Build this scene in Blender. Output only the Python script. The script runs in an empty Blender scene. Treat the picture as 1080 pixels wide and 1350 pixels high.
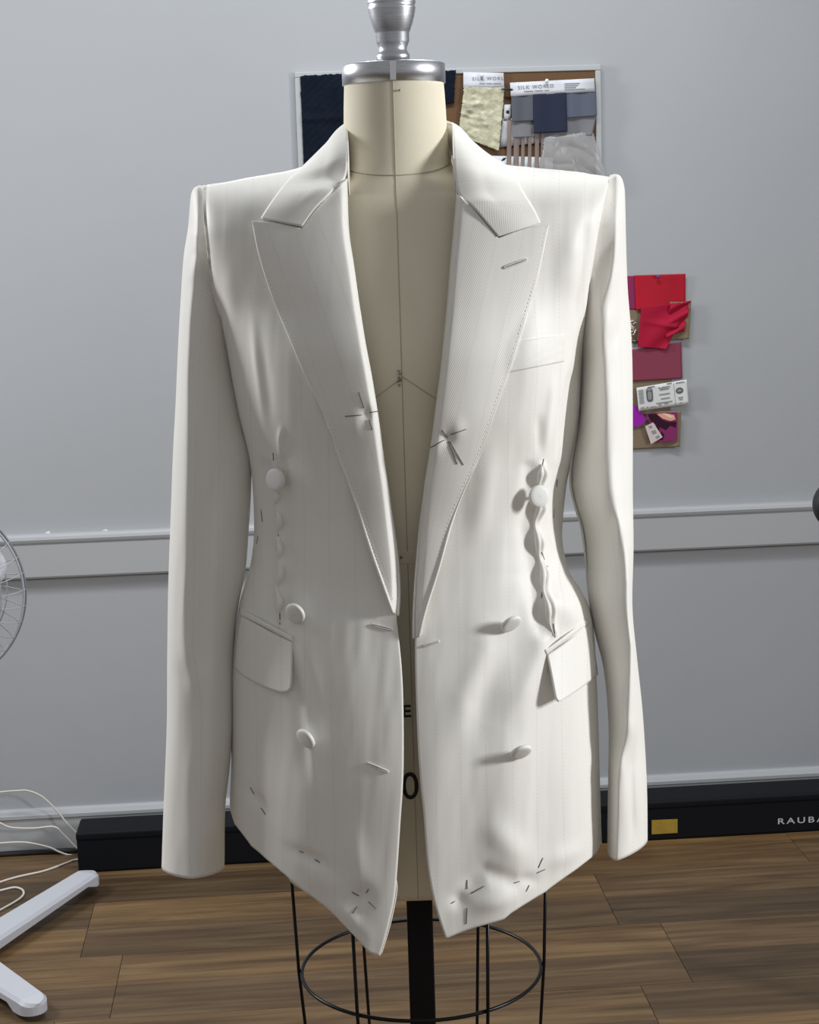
import bpy, math, random
import numpy as np
from mathutils import Vector, Matrix, Euler

random.seed(7)
rng = np.random.RandomState(5)
S = bpy.context.scene
COL = S.collection

# ------------------------------------------------------------------ camera
FPX = 2300.0
PITCH = math.radians(9.5)
ROLL = math.radians(-1.77)
CAMZ = 1.36
cam_d = bpy.data.cameras.new('camera')
cam_d.sensor_fit = 'HORIZONTAL'
cam_d.sensor_width = 36.0
cam_d.lens = 36.0 * FPX / 1080.0
cam_d.clip_start = 0.05
cam = bpy.data.objects.new('camera', cam_d)
COL.objects.link(cam)
CM = Euler((math.pi / 2 - PITCH, 0, 0)).to_matrix() @ Matrix.Rotation(ROLL, 3, 'Z')
cam.matrix_world = Matrix.Translation((0, 0, CAMZ)) @ CM.to_4x4()
S.camera = cam
CMN = np.array(CM)

# ------------------------------------------------------------------ light
S.view_settings.view_transform = 'Standard'
S.view_settings.look = 'None'
S.view_settings.gamma = 1.0
S.view_settings.use_curve_mapping = False
S.view_settings.exposure = 0.0

W = bpy.data.worlds.new('world')
S.world = W
W.use_nodes = True
bg = W.node_tree.nodes['Background']
bg.inputs['Color'].default_value = (0.98, 0.98, 1.0, 1)
bg.inputs['Strength'].default_value = 0.30


def area(name, loc, target, sx, sy, power, col):
    d = bpy.data.lights.new(name, 'AREA')
    d.shape = 'RECTANGLE'
    d.size, d.size_y = sx, sy
    d.energy = power
    d.color = col
    o = bpy.data.objects.new(name, d)
    COL.objects.link(o)
    o.location = loc
    o.rotation_euler = (Vector(target) - Vector(loc)).to_track_quat('-Z', 'Y').to_euler()
    return o


# daylight through the window on the right, in front of the back wall
area('window_light', (2.5, 1.24, 1.70), (0.0, 0.55, 1.2), 0.32, 0.55, 69, (0.98, 0.99, 1.0))
# second window on the left, level with the dress form
area('side_window_light', (-2.1, 2.75, 2.0), (0.0, 1.75, 1.0), 0.5, 0.8, 44, (0.97, 0.98, 1.0))

# fluorescent fitting on the ceiling, near the back wall
area('ceiling_light', (0.15, 2.75, 2.75), (0.15, 2.95, 0.0), 1.2, 0.25, 26, (0.95, 0.98, 1.0))

# ------------------------------------------------------------------ maths
def rays(px, py):
    px = np.asarray(px, float); py = np.asarray(py, float)
    d = np.stack([(px - 540.0) / FPX, (675.0 - py) / FPX, -np.ones_like(px * py)], -1)
    return d @ CMN.T


def P(px, py, Y):
    """point of the place at depth Y seen in direction (px, py)"""
    px, py, Y = np.broadcast_arrays(np.asarray(px, float), np.asarray(py, float), np.asarray(Y, float))
    d = rays(px, py)
    t = Y / d[..., 1]
    p = d * t[..., None]
    p[..., 2] += CAMZ
    return p


def PF(px, py, z=0.0):
    d = rays(px, py)
    t = (z - CAMZ) / d[..., 2]
    p = d * t[..., None]
    p[..., 2] += CAMZ
    return p


WANG = math.radians(4.1)          # the back wall runs slightly away to the right
WN = np.array([math.sin(WANG), -math.cos(WANG), 0.0])   # towards the room
WT = np.array([math.cos(WANG), math.sin(WANG), 0.0])
WY0 = 3.775
W0 = np.array([0.0, WY0, 0.0])


def PW(px, py, off=0.0):
    """point on the back wall plane, off metres in front of it"""
    d = rays(px, py)
    c = np.array([0, 0, CAMZ])
    t = ((W0 + WN * off - c) @ WN) / (d @ WN)
    return c + d * np.asarray(t)[..., None]


def pchip(xs, ys):
    xs = np.array(xs, float); ys = np.array(ys, float)
    h = np.diff(xs); dl = np.diff(ys) / h
    m = np.zeros_like(xs)
    m[0] = dl[0]; m[-1] = dl[-1]
    for i in range(1, len(xs) - 1):
        if dl[i - 1] * dl[i] > 0:
            w1 = 2 * h[i] + h[i - 1]; w2 = h[i] + 2 * h[i - 1]
            m[i] = (w1 + w2) / (w1 / dl[i - 1] + w2 / dl[i])

    def f(x):
        x = np.clip(np.asarray(x, float), xs[0], xs[-1])
        i = np.clip(np.searchsorted(xs, x) - 1, 0, len(xs) - 2)
        t = (x - xs[i]) / h[i]
        return ((1 + 2 * t) * (1 - t) ** 2 * ys[i] + t * (1 - t) ** 2 * h[i] * m[i]
                + t * t * (3 - 2 * t) * ys[i + 1] + t * t * (t - 1) * h[i] * m[i + 1])
    return f


def table(pairs):
    return pchip([a for a, b in pairs], [b for a, b in pairs])


def catmull(pts, n=12, closed=False):
    p = np.array(pts, float)
    if closed:
        q = np.vstack([p[-1], p, p[0], p[1]])
    else:
        q = np.vstack([2 * p[0] - p[1], p, 2 * p[-1] - p[-2]])
    out = []
    for i in range(1, len(q) - 2):
        for k in range(n):
            t = k / n
            a, b, c, d = q[i - 1], q[i], q[i + 1], q[i + 2]
            out.append(0.5 * ((2 * b) + (c - a) * t + (2 * a - 5 * b + 4 * c - d) * t * t
                              + (3 * b - a - 3 * c + d) * t ** 3))
    if not closed:
        out.append(q[-2])
    return np.array(out)


def resample(pts, n):
    p = np.asarray(pts, float)
    s = np.r_[0, np.cumsum(np.linalg.norm(np.diff(p, axis=0), axis=1))]
    t = np.asarray(n) * s[-1] if np.ndim(n) else np.linspace(0, s[-1], n)
    return np.stack([np.interp(t, s, p[:, k]) for k in range(p.shape[1])], -1)


def polydist(px, py, poly):
    """distance to a polyline and the arc position 0..1 of the nearest point, signed side"""
    poly = np.array(poly, float)
    best = np.full(px.shape, 1e9); arc = np.zeros(px.shape); side = np.zeros(px.shape)
    L = np.r_[0, np.cumsum(np.linalg.norm(np.diff(poly, axis=0), axis=1))]
    for i in range(len(poly) - 1):
        a, b = poly[i], poly[i + 1]
        ab = b - a; l2 = ab @ ab
        t = np.clip(((px - a[0]) * ab[0] + (py - a[1]) * ab[1]) / l2, 0, 1)
        dx = px - (a[0] + t * ab[0]); dy = py - (a[1] + t * ab[1])
        d = np.hypot(dx, dy)
        m = d < best
        best = np.where(m, d, best)
        arc = np.where(m, (L[i] + t * math.sqrt(l2)) / L[-1], arc)
        side = np.where(m, np.sign(ab[0] * dy - ab[1] * dx), side)
    return best, arc, side


def ridge(px, py, poly, width, height, taper=0.2, wl=None):
    d, a, s = polydist(px, py, poly)
    w = width
    if wl is not None:
        w = np.where(s > 0, wl, width)
    e = np.clip(np.minimum(a, 1 - a) / max(taper, 1e-3), 0, 1)
    e = e * e * (3 - 2 * e)
    return height * e * np.exp(-(d / w) ** 2)


def bump(px, py, cx, cy, rx, ry, h, rot=0.0):
    c, s = math.cos(rot), math.sin(rot)
    dx, dy = px - cx, py - cy
    a = (dx * c + dy * s) / rx; b = (-dx * s + dy * c) / ry
    return h * np.exp(-(a * a + b * b))


def vnoise(px, py, sx, sy, seed):
    """smooth value noise, -1..1"""
    g = np.random.RandomState(seed).rand(64, 64) * 2 - 1
    x, y = px / sx, py / sy
    i, j = np.floor(x).astype(int), np.floor(y).astype(int)
    u, v = x - i, y - j
    u, v = u * u * u * (u * (6 * u - 15) + 10), v * v * v * (v * (6 * v - 15) + 10)
    q = lambda a, b: g[a % 64, b % 64]
    return (q(i, j) * (1 - u) + q(i + 1, j) * u) * (1 - v) + (q(i, j + 1) * (1 - u) + q(i + 1, j + 1) * u) * v


def limp(px, py, seed=1):
    """small unevenness of unpressed cloth, running down the grain"""
    sk = px + py * .06
    return .0016 * vnoise(sk, py, 26, 120, seed) + .0006 * vnoise(sk, py, 11, 60, seed + 1) + .0010 * vnoise(px - py * .3, py, 70, 90, seed + 2)


def sstep(a, b, x):
    t = np.clip((x - a) / (b - a), 0, 1)
    return t * t * (3 - 2 * t)


# ------------------------------------------------------------------ object helpers
ORG = {}


def link(o, parent=None):
    COL.objects.link(o)
    if parent is not None:
        o.parent = parent
    return o


def tag(o, label=None, cat=None, group=None, kind=None):
    if label: o['label'] = label
    if cat: o['category'] = cat
    if group: o['group'] = group
    if kind: o['kind'] = kind
    return o


def thing(name, loc, label, cat, group=None, kind=None):
    o = bpy.data.objects.new(name, None)
    o.empty_display_size = 0.05
    o.location = loc
    link(o)
    ORG[o] = np.array(loc, float)
    return tag(o, label, cat, group, kind)


def build(name, verts, faces, mat, parent=None, smooth=True, uv=None, origin=None):
    """verts in world metres; becomes ONE mesh object"""
    verts = np.asarray(verts, float).reshape(-1, 3)
    if parent is not None:
        o0 = ORG[parent]
    elif origin is not None:
        o0 = np.array(origin, float)
    else:
        mn, mx = verts.min(0), verts.max(0)
        o0 = np.array([(mn[0] + mx[0]) / 2, (mn[1] + mx[1]) / 2, mn[2]])
    me = bpy.data.meshes.new(name)
    me.from_pydata((verts - o0).tolist(), [], [tuple(int(i) for i in f) for f in faces])
    if uv is not None:
        lay = me.uv_layers.new(name='UVMap')
        li = np.zeros(len(me.loops), dtype=np.int32)
        me.loops.foreach_get('vertex_index', li)
        lay.data.foreach_set('uv', np.asarray(uv, float).reshape(-1, 2)[li].ravel())
    if smooth:
        me.polygons.foreach_set('use_smooth', [True] * len(me.polygons))
    me.materials.append(mat)
    me.update()
    o = bpy.data.objects.new(name, me)
    link(o, parent)
    if parent is None:
        o.location = o0
        ORG[o] = o0
    else:
        ORG[o] = o0
    return o


def grid_faces(ny, nx, wrap=False, flip=False):
    f = []
    m = nx if wrap else nx - 1
    for j in range(ny - 1):
        for i in range(m):
            a = j * nx + i; b = j * nx + (i + 1) % nx
            q = (a, b, b + nx, a + nx)
            f.append(q[::-1] if flip else q)
    return f


def grid(name, V, mat, parent=None, uv=None, wrap=False, flip=False, solid=0.0, soff=0.0, smooth=True):
    ny, nx = V.shape[:2]
    o = build(name, V, grid_faces(ny, nx, wrap, flip), mat, parent, smooth, uv)
    if solid:
        m = o.modifiers.new('thickness', 'SOLIDIFY')
        m.thickness = solid; m.offset = soff
    return o


def orient_grid(V, toward):
    """True when the grid's faces must be flipped to face the direction"""
    n = np.cross(V[:-1, 1:] - V[:-1, :-1], V[1:, :-1] - V[:-1, :-1]).reshape(-1, 3).sum(0)
    return float(n @ np.array(toward)) < 0


def tube_mesh(pts, r, seg=8, closed=False):
    p = np.asarray(pts, float)
    n = len(p)
    r = np.broadcast_to(np.asarray(r, float), (n,))
    tg = np.gradient(p, axis=0) if not closed else (np.roll(p, -1, 0) - np.roll(p, 1, 0))
    tg /= np.linalg.norm(tg, axis=1)[:, None] + 1e-12
    up = np.array([0, 0, 1.0])
    if abs(tg[0] @ up) > 0.9: up = np.array([1.0, 0, 0])
    V = []
    u = up - tg[0] * (up @ tg[0]); u /= np.linalg.norm(u)
    for i in range(n):
        u = u - tg[i] * (u @ tg[i]); u /= np.linalg.norm(u) + 1e-12
        v = np.cross(tg[i], u)
        for k in range(seg):
            a = 2 * math.pi * k / seg
            V.append(p[i] + r[i] * (math.cos(a) * u + math.sin(a) * v))
    F = grid_faces(n, seg, wrap=True)
    if closed:
        a = (n - 1) * seg
        for k in range(seg):
            F.append((a + k, a + (k + 1) % seg, (k + 1) % seg, k))
    else:
        F.append(tuple(range(seg))[::-1]); F.append(tuple((n - 1) * seg + k for k in range(seg)))
    return V, F


def tube(name, pts, r, mat, parent=None, seg=8, closed=False, smooth=True):
    V, F = tube_mesh(pts, r, seg, closed)
    return build(name, V, F, mat, parent, smooth)


def lathe(name, prof, centre, mat, parent=None, seg=48, axis=(0, 0, 1), cap=True):
    """prof: (radius, height) along the axis from centre"""
    ax = np.array(axis, float); ax /= np.linalg.norm(ax)
    h = np.array([1.0, 0, 0]) if abs(ax[0]) < 0.8 else np.array([0, 1.0, 0])
    u = np.cross(ax, h); u /= np.linalg.norm(u); v = np.cross(ax, u)
    a = np.linspace(0, 2 * math.pi, seg, endpoint=False)
    ring = np.cos(a)[:, None] * u + np.sin(a)[:, None] * v
    V = np.concatenate([np.array(centre) + r * ring + z * ax for r, z in prof])
    F = grid_faces(len(prof), seg, wrap=True)
    if cap:
        F.append(tuple(range(seg))[::-1]); F.append(tuple((len(prof) - 1) * seg + k for k in range(seg)))
    return build(name, V, F, mat, parent)


def box_mesh(c, ex, ey, ez, hx, hy, hz):
    c = np.array(c, float)
    V = [c + sx * hx * ex + sy * hy * ey + sz * hz * ez
         for sz in (-1, 1) for sy in (-1, 1) for sx in (-1, 1)]
    F = [(0, 2, 3, 1), (4, 5, 7, 6), (0, 1, 5, 4), (2, 6, 7, 3), (0, 4, 6, 2), (1, 3, 7, 5)]
    return V, F


EX, EY, EZ = np.eye(3)


def box(name, c, h, mat, parent=None, ex=EX, ey=EY, ez=EZ, bevel=0.0):
    V, F = box_mesh(c, ex, ey, ez, *h)
    o = build(name, V, F, mat, parent, smooth=False)
    if bevel:
        m = o.modifiers.new('edge', 'BEVEL'); m.width = bevel; m.segments = 3
        m.limit_method = 'ANGLE'
    return o


def join_meshes(parts):
    V, F = [], []
    for v, f in parts:
        b = len(V)
        V += list(v); F += [tuple(i + b for i in q) for q in f]
    return V, F


def slab(name, front, nrm, thick, mat, parent=None, smooth=False, uv=None, bevel=0.0):
    """flat outline (world points) given a thickness towards -nrm"""
    front = np.asarray(front, float); n = len(front)
    back = front - np.array(nrm) * thick
    V = np.vstack([front, back])
    a, b, c = front[0], front[1], front[2]
    F = [tuple(range(n)), tuple(range(2 * n - 1, n - 1, -1))]
    for i in range(n):
        j = (i + 1) % n
        F.append((j, i, n + i, n + j))
    nn = np.zeros(3)
    for i in range(n):
        nn += np.cross(front[i], front[(i + 1) % n])
    if nn @ np.array(nrm) < 0:
        F = [f[::-1] for f in F]
    o = build(name, V, F, mat, parent, smooth)
    if uv is not None:
        pass
    return o


def text(name, body, centre, xdir, zdir, height, mat, parent=None, spacing=1.0, depth=0.0004, bold=0.0, width=None):
    cu = bpy.data.curves.new(name, 'FONT')
    cu.body = body
    cu.align_x = 'LEFT'
    cu.size = 1.0
    cu.space_character = spacing
    cu.offset = bold
    cu.extrude = 0.0
    to = bpy.data.objects.new(name, cu)
    COL.objects.link(to)
    dg = bpy.context.evaluated_depsgraph_get()
    me = bpy.data.meshes.new_from_object(to.evaluated_get(dg))
    v = np.zeros(len(me.vertices) * 3); me.vertices.foreach_get('co', v); v = v.reshape(-1, 3)
    faces = [tuple(p.vertices) for p in me.polygons]
    bpy.data.objects.remove(to)
    bpy.data.curves.remove(cu)
    bpy.data.meshes.remove(me)
    mn, mx = v.min(0), v.max(0)
    sy = height / (mx[1] - mn[1])
    sx = sy if width is None else width / (mx[0] - mn[0])
    xdir = np.array(xdir); zdir = np.array(zdir)
    Vw = np.array(centre) + ((v[:, :1] - (mn[0] + mx[0]) / 2) * sx) * xdir + ((v[:, 1:2] - (mn[1] + mx[1]) / 2) * sy) * zdir
    return build(name, Vw, faces, mat, parent, smooth=False)


# ------------------------------------------------------------------ materials
MATS = {}


def mat(name, col, rough=0.6, metal=0.0, spec=0.5, noise=None, bump_=None, alpha=1.0, sheen=0.0, coat=0.0, aniso=0.0, trans=0.0):
    m = bpy.data.materials.new(name)
    m.use_nodes = True
    nt = m.node_tree
    b = nt.nodes['Principled BSDF']
    b.inputs['Base Color'].default_value = (*col, 1)
    b.inputs['Roughness'].default_value = rough
    b.inputs['Metallic'].default_value = metal
    b.inputs['Specular IOR Level'].default_value = spec
    b.inputs['Alpha'].default_value = alpha
    b.inputs['Sheen Weight'].default_value = sheen
    b.inputs['Coat Weight'].default_value = coat
    b.inputs['Anisotropic'].default_value = aniso
    b.inputs['Transmission Weight'].default_value = trans
    tc = nt.nodes.new('ShaderNodeTexCoord')
    if noise:
        scale, c2, stretch = noise
        mp = nt.nodes.new('ShaderNodeMapping'); mp.inputs['Scale'].default_value = stretch
        nt.links.new(tc.outputs['Object'], mp.inputs['Vector'])
        n = nt.nodes.new('ShaderNodeTexNoise'); n.inputs['Scale'].default_value = scale
        n.inputs['Detail'].default_value = 5
        nt.links.new(mp.outputs['Vector'], n.inputs['Vector'])
        r = nt.nodes.new('ShaderNodeValToRGB')
        r.color_ramp.elements[0].position = 0.3; r.color_ramp.elements[1].position = 0.7
        r.color_ramp.elements[0].color = (*col, 1); r.color_ramp.elements[1].color = (*c2, 1)
        nt.links.new(n.outputs['Fac'], r.inputs['Fac'])
        nt.links.new(r.outputs['Color'], b.inputs['Base Color'])
    if bump_:
        scale, strength, dist = bump_
        n2 = nt.nodes.new('ShaderNodeTexNoise'); n2.inputs['Scale'].default_value = scale
        n2.inputs['Detail'].default_value = 4
        nt.links.new(tc.outputs['Object'], n2.inputs['Vector'])
        bp = nt.nodes.new('ShaderNodeBump'); bp.inputs['Strength'].default_value = strength
        bp.inputs['Distance'].default_value = dist
        nt.links.new(n2.outputs['Fac'], bp.inputs['Height'])
        nt.links.new(bp.outputs['Normal'], b.inputs['Normal'])
    MATS[name] = m
    return m


def math_node(nt, op, a, b=None, c=None):
    n = nt.nodes.new('ShaderNodeMath'); n.operation = op
    for i, v in enumerate((a, b, c)):
        if v is None: continue
        if isinstance(v, (int, float)): n.inputs[i].default_value = v
        else: nt.links.new(v, n.inputs[i])
    return n.outputs[0]


def suit_material(name, col, line):
    """ivory herringbone suiting with a fine self stripe; UV in metres of cloth"""
    m = bpy.data.materials.new(name); m.use_nodes = True
    nt = m.node_tree
    b = nt.nodes['Principled BSDF']
    b.inputs['Roughness'].default_value = 0.5
    b.inputs['Specular IOR Level'].default_value = 0.32
    b.inputs['Sheen Weight'].default_value = 0.08
    uv = nt.nodes.new('ShaderNodeUVMap'); uv.uv_map = 'UVMap'
    sp = nt.nodes.new('ShaderNodeSeparateXYZ'); nt.links.new(uv.outputs['UV'], sp.inputs[0])
    u, v = sp.outputs[0], sp.outputs[1]
    per = 0.0265
    t = math_node(nt, 'DIVIDE', u, per)
    fr = math_node(nt, 'FRACT', t)
    ln = math_node(nt, 'LESS_THAN', fr, 0.045)
    dash = math_node(nt, 'GREATER_THAN', math_node(nt, 'FRACT', math_node(nt, 'DIVIDE', v, 0.0042)), 0.35)
    ln = math_node(nt, 'MULTIPLY', ln, dash)
    # herringbone direction flips from band to band
    band = math_node(nt, 'PINGPONG', math_node(nt, 'MULTIPLY', u, 1.0), per)
    ph = math_node(nt, 'ADD', math_node(nt, 'MULTIPLY', band, 2 * math.pi / 0.0026),
                   math_node(nt, 'MULTIPLY', v, 2 * math.pi / 0.0030))
    tw = math_node(nt, 'SINE', ph)
    # warp streaks
    mp = nt.nodes.new('ShaderNodeMapping'); mp.inputs['Scale'].default_value = (260, 9, 1)
    nt.links.new(uv.outputs['UV'], mp.inputs['Vector'])
    nz = nt.nodes.new('ShaderNodeTexNoise'); nz.inputs['Scale'].default_value = 1.0; nz.inputs['Detail'].default_value = 3
    nt.links.new(mp.outputs['Vector'], nz.inputs['Vector'])
    mix = nt.nodes.new('ShaderNodeMix'); mix.data_type = 'RGBA'
    mix.inputs[6].default_value = (*col, 1); mix.inputs[7].default_value = (*line, 1)
    fac = math_node(nt, 'ADD', math_node(nt, 'MULTIPLY', ln, 0.38),
                    math_node(nt, 'MULTIPLY', math_node(nt, 'ADD', tw, 1.0), 0.04))
    fac = math_node(nt, 'ADD', fac, math_node(nt, 'MULTIPLY', math_node(nt, 'SUBTRACT', nz.outputs['Fac'], 0.5), 0.30))
    cl = nt.nodes.new('ShaderNodeClamp'); nt.links.new(fac, cl.inputs[0])
    nt.links.new(cl.outputs[0], mix.inputs[0])
    nt.links.new(mix.outputs[2], b.inputs['Base Color'])
    bp = nt.nodes.new('ShaderNodeBump'); bp.inputs['Strength'].default_value = 0.11; bp.inputs['Distance'].default_value = 0.0004
    nt.links.new(math_node(nt, 'ADD', tw, math_node(nt, 'MULTIPLY', nz.outputs['Fac'], 1.2)), bp.inputs['Height'])
    nt.links.new(bp.outputs['Normal'], b.inputs['Normal'])
    MATS[name] = m
    return m


def plank_material(name):
    m = bpy.data.materials.new(name); m.use_nodes = True
    nt = m.node_tree; b = nt.nodes['Principled BSDF']
    b.inputs['Roughness'].default_value = 0.42
    b.inputs['Specular IOR Level'].default_value = 0.35
    tc = nt.nodes.new('ShaderNodeTexCoord')
    oi = nt.nodes.new('ShaderNodeObjectInfo')
    mp = nt.nodes.new('ShaderNodeMapping'); mp.inputs['Scale'].default_value = (1.5, 24, 1)
    nt.links.new(tc.outputs['Object'], mp.inputs['Vector'])
    off = nt.nodes.new('ShaderNodeVectorMath'); off.operation = 'ADD'
    nt.links.new(mp.outputs['Vector'], off.inputs[0])
    cx = nt.nodes.new('ShaderNodeCombineXYZ')
    nt.links.new(math_node(nt, 'MULTIPLY', oi.outputs['Random'], 37.0), cx.inputs[0])
    nt.links.new(math_node(nt, 'MULTIPLY', oi.outputs['Random'], 91.0), cx.inputs[1])
    nt.links.new(cx.outputs[0], off.inputs[1])
    n1 = nt.nodes.new('ShaderNodeTexNoise'); n1.inputs['Scale'].default_value = 1.6; n1.inputs['Detail'].default_value = 7
    n1.inputs['Roughness'].default_value = 0.62; n1.inputs['Distortion'].default_value = 0.6
    nt.links.new(off.outputs[0], n1.inputs['Vector'])
    r = nt.nodes.new('ShaderNodeValToRGB')
    e = r.color_ramp.elements
    e[0].position = 0.30; e[0].color = (0.062, 0.036, 0.017, 1)
    e[1].position = 0.72; e[1].color = (0.195, 0.128, 0.062, 1)
    k = e.new(0.5); k.color = (0.122, 0.074, 0.035, 1)
    nt.links.new(n1.outputs['Fac'], r.inputs['Fac'])
    hs = nt.nodes.new('ShaderNodeHueSaturation')
    nt.links.new(r.outputs['Color'], hs.inputs['Color'])
    # every plank is printed as two strips, each of its own tone
    sp = nt.nodes.new('ShaderNodeSeparateXYZ'); nt.links.new(tc.outputs['Object'], sp.inputs[0])
    strip = math_node(nt, 'GREATER_THAN', sp.outputs[1], 0.0)
    rnd = math_node(nt, 'FRACT', math_node(nt, 'ADD', math_node(nt, 'MULTIPLY', oi.outputs['Random'], 7.3),
                                           math_node(nt, 'MULTIPLY', strip, 0.43)))
    nt.links.new(math_node(nt, 'ADD', math_node(nt, 'MULTIPLY', rnd, 0.85), 0.56), hs.inputs['Value'])
    nt.links.new(math_node(nt, 'ADD', math_node(nt, 'MULTIPLY', rnd, 0.15), 0.92), hs.inputs['Saturation'])
    nt.links.new(hs.outputs['Color'], b.inputs['Base Color'])
    bp = nt.nodes.new('ShaderNodeBump'); bp.inputs['Strength'].default_value = 0.12; bp.inputs['Distance'].default_value = 0.002
    nt.links.new(n1.outputs['Fac'], bp.inputs['Height'])
    nt.links.new(bp.outputs['Normal'], b.inputs['Normal'])
    return m


M_suit = suit_material('ivory_suiting', (0.86, 0.843, 0.79), (0.68, 0.665, 0.62))
M_lining = mat('ivory_lining', (0.80, 0.77, 0.69), 0.5)
M_button = mat('covered_button', (0.82, 0.82, 0.79), 0.55, bump_=(900, 0.25, 0.0006))
M_thread = mat('basting_thread', (0.16, 0.15, 0.14), 0.8)
M_pick = mat('ivory_thread', (0.80, 0.79, 0.75), 0.6)
M_slit = mat('buttonhole_slit', (0.34, 0.33, 0.30), 0.9)
M_linen = mat('form_canvas', (0.78, 0.715, 0.55), 0.8, noise=(30, (0.82, 0.76, 0.60), (1, 1, 0.3)), bump_=(700, 0.25, 0.0006))
M_seam = mat('form_seam', (0.48, 0.42, 0.31), 0.9)
M_tape = mat('waist_tape', (0.80, 0.73, 0.58), 0.8)
M_print = mat('black_print', (0.012, 0.012, 0.014), 0.7)
M_metal = mat('brushed_metal', (0.66, 0.67, 0.70), 0.34, metal=1.0, noise=(60, (0.50, 0.51, 0.54), (1, 1, 20)))
M_black = mat('black_enamel', (0.005, 0.005, 0.006), 0.3, spec=0.22)
M_pin = mat('pin_steel', (0.35, 0.33, 0.30), 0.3, metal=1.0)
M_wall = mat('wall_paint', (0.37, 0.385, 0.405), 0.75, noise=(2.2, (0.39, 0.405, 0.425), (1, 1, 1)), bump_=(55, 0.08, 0.003))
M_trim = mat('trim_paint', (0.42, 0.435, 0.45), 0.45, noise=(3, (0.40, 0.415, 0.43), (1, 1, 1)), bump_=(40, 0.08, 0.003))
M_flake = mat('paint_flake', (0.80, 0.81, 0.82), 0.5)
M_plank = plank_material('walnut_plank')
M_gap = mat('plank_gap', (0.03, 0.018, 0.01), 0.9)
M_case = mat('black_case', (0.0035, 0.0045, 0.007), 0.6, spec=0.2, bump_=(300, 0.1, 0.001))
M_case_mark = mat('silver_lettering', (0.52, 0.52, 0.54), 0.5)
M_yellow = mat('yellow_label', (0.42, 0.27, 0.03), 0.6, noise=(40, (0.33, 0.21, 0.03), (1, 1, 1)))
M_plastic = mat('white_plastic', (0.50, 0.515, 0.56), 0.4)
M_wire = mat('fan_wire', (0.40, 0.42, 0.45), 0.45)
M_wire2 = mat('fan_rim', (0.20, 0.21, 0.23), 0.45)
M_blade = mat('fan_blade', (0.62, 0.63, 0.68), 0.3)
M_cable = mat('white_cable', (0.66, 0.62, 0.57), 0.5)
M_dark = mat('dark_rubber', (0.02, 0.02, 0.02), 0.8)
M_cork = mat('board_brown', (0.145, 0.084, 0.045), 0.85, spec=0.12, noise=(12, (0.128, 0.073, 0.039), (1, 1, 1)), bump_=(150, 0.2, 0.001))
M_frame = mat('board_frame', (0.42, 0.44, 0.45), 0.5)
M_navy = mat('navy_cloth', (0.004, 0.007, 0.014), 0.9, spec=0.12, noise=(28, (0.006, 0.011, 0.021), (1, 1, 1)), bump_=(120, 0.5, 0.003))
M_card = mat('white_card', (0.64, 0.66, 0.71), 0.6)
M_ink = mat('grey_ink', (0.22, 0.23, 0.26), 0.7)
M_silk = mat('crinkled_silk', (0.58, 0.57, 0.40), 0.42, noise=(90, (0.36, 0.35, 0.25), (1, 1, 1.5)), bump_=(85, 0.6, 0.004))
M_grey = mat('grey_cloth', (0.095, 0.105, 0.125), 0.8, spec=0.12)
M_navy2 = mat('indigo_cloth', (0.024, 0.030, 0.054), 0.8, spec=0.12)
M_slate = mat('slate_cloth', (0.100, 0.112, 0.155), 0.8, spec=0.12)
M_sheer = mat('sheer_cloth', (0.22, 0.225, 0.245), 0.7, alpha=0.72)
M_stripe = mat('brown_stripe', (0.26, 0.20, 0.18), 0.8, alpha=0.8)
M_bag = mat('clear_bag', (0.50, 0.51, 0.52), 0.3, alpha=0.38, spec=0.5)
M_kraft = mat('kraft_card', (0.225, 0.170, 0.115), 0.85, spec=0.12)
M_red = mat('red_cloth', (0.46, 0.012, 0.030), 0.7, spec=0.12, noise=(14, (0.36, 0.014, 0.028), (1, 1, 1)))
M_red2 = mat('crimson_cloth', (0.40, 0.010, 0.040), 0.65, spec=0.12, noise=(20, (0.34, 0.010, 0.035), (1, 1, 1)))
M_maroon = mat('maroon_card', (0.235, 0.050, 0.085), 0.7, spec=0.12)
M_plum = mat('plum_cloth', (0.25, 0.03, 0.10), 0.8, spec=0.12)
M_sequin = mat('sequin', (0.72, 0.60, 0.58), 0.2, metal=0.7)
M_purple = mat('purple_cloth', (0.30, 0.020, 0.36), 0.6, spec=0.12)
M_ticket = mat('ticket_paper', (0.66, 0.67, 0.66), 0.6)
M_ticket_ink = mat('ticket_ink', (0.09, 0.10, 0.11), 0.7)
M_ticket_grey = mat('ticket_grey_ink', (0.26, 0.27, 0.28), 0.7)
M_patt = mat('print_plum', (0.22, 0.03, 0.12), 0.7, spec=0.12)
M_patt2 = mat('print_dark', (0.035, 0.008, 0.022), 0.7, spec=0.12)
M_patt3 = mat('print_peach', (0.72, 0.33, 0.25), 0.7)
M_tagp = mat('tag_paper', (0.62, 0.52, 0.52), 0.7)
M_pinp = mat('violet_pin', (0.10, 0.04, 0.20), 0.4)
M_pinw = mat('white_pin', (0.75, 0.76, 0.78), 0.3)
M_chair = mat('black_upholstery', (0.012, 0.013, 0.016), 0.6)

# ------------------------------------------------------------------ the room
# floor: a dark sub-floor with separate planks laid parallel to the back wall
def wpt(a, b, z=0.0):
    """a along the wall, b metres in front of it"""
    return W0 + WT * a + WN * b + np.array([0, 0, z])


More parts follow.
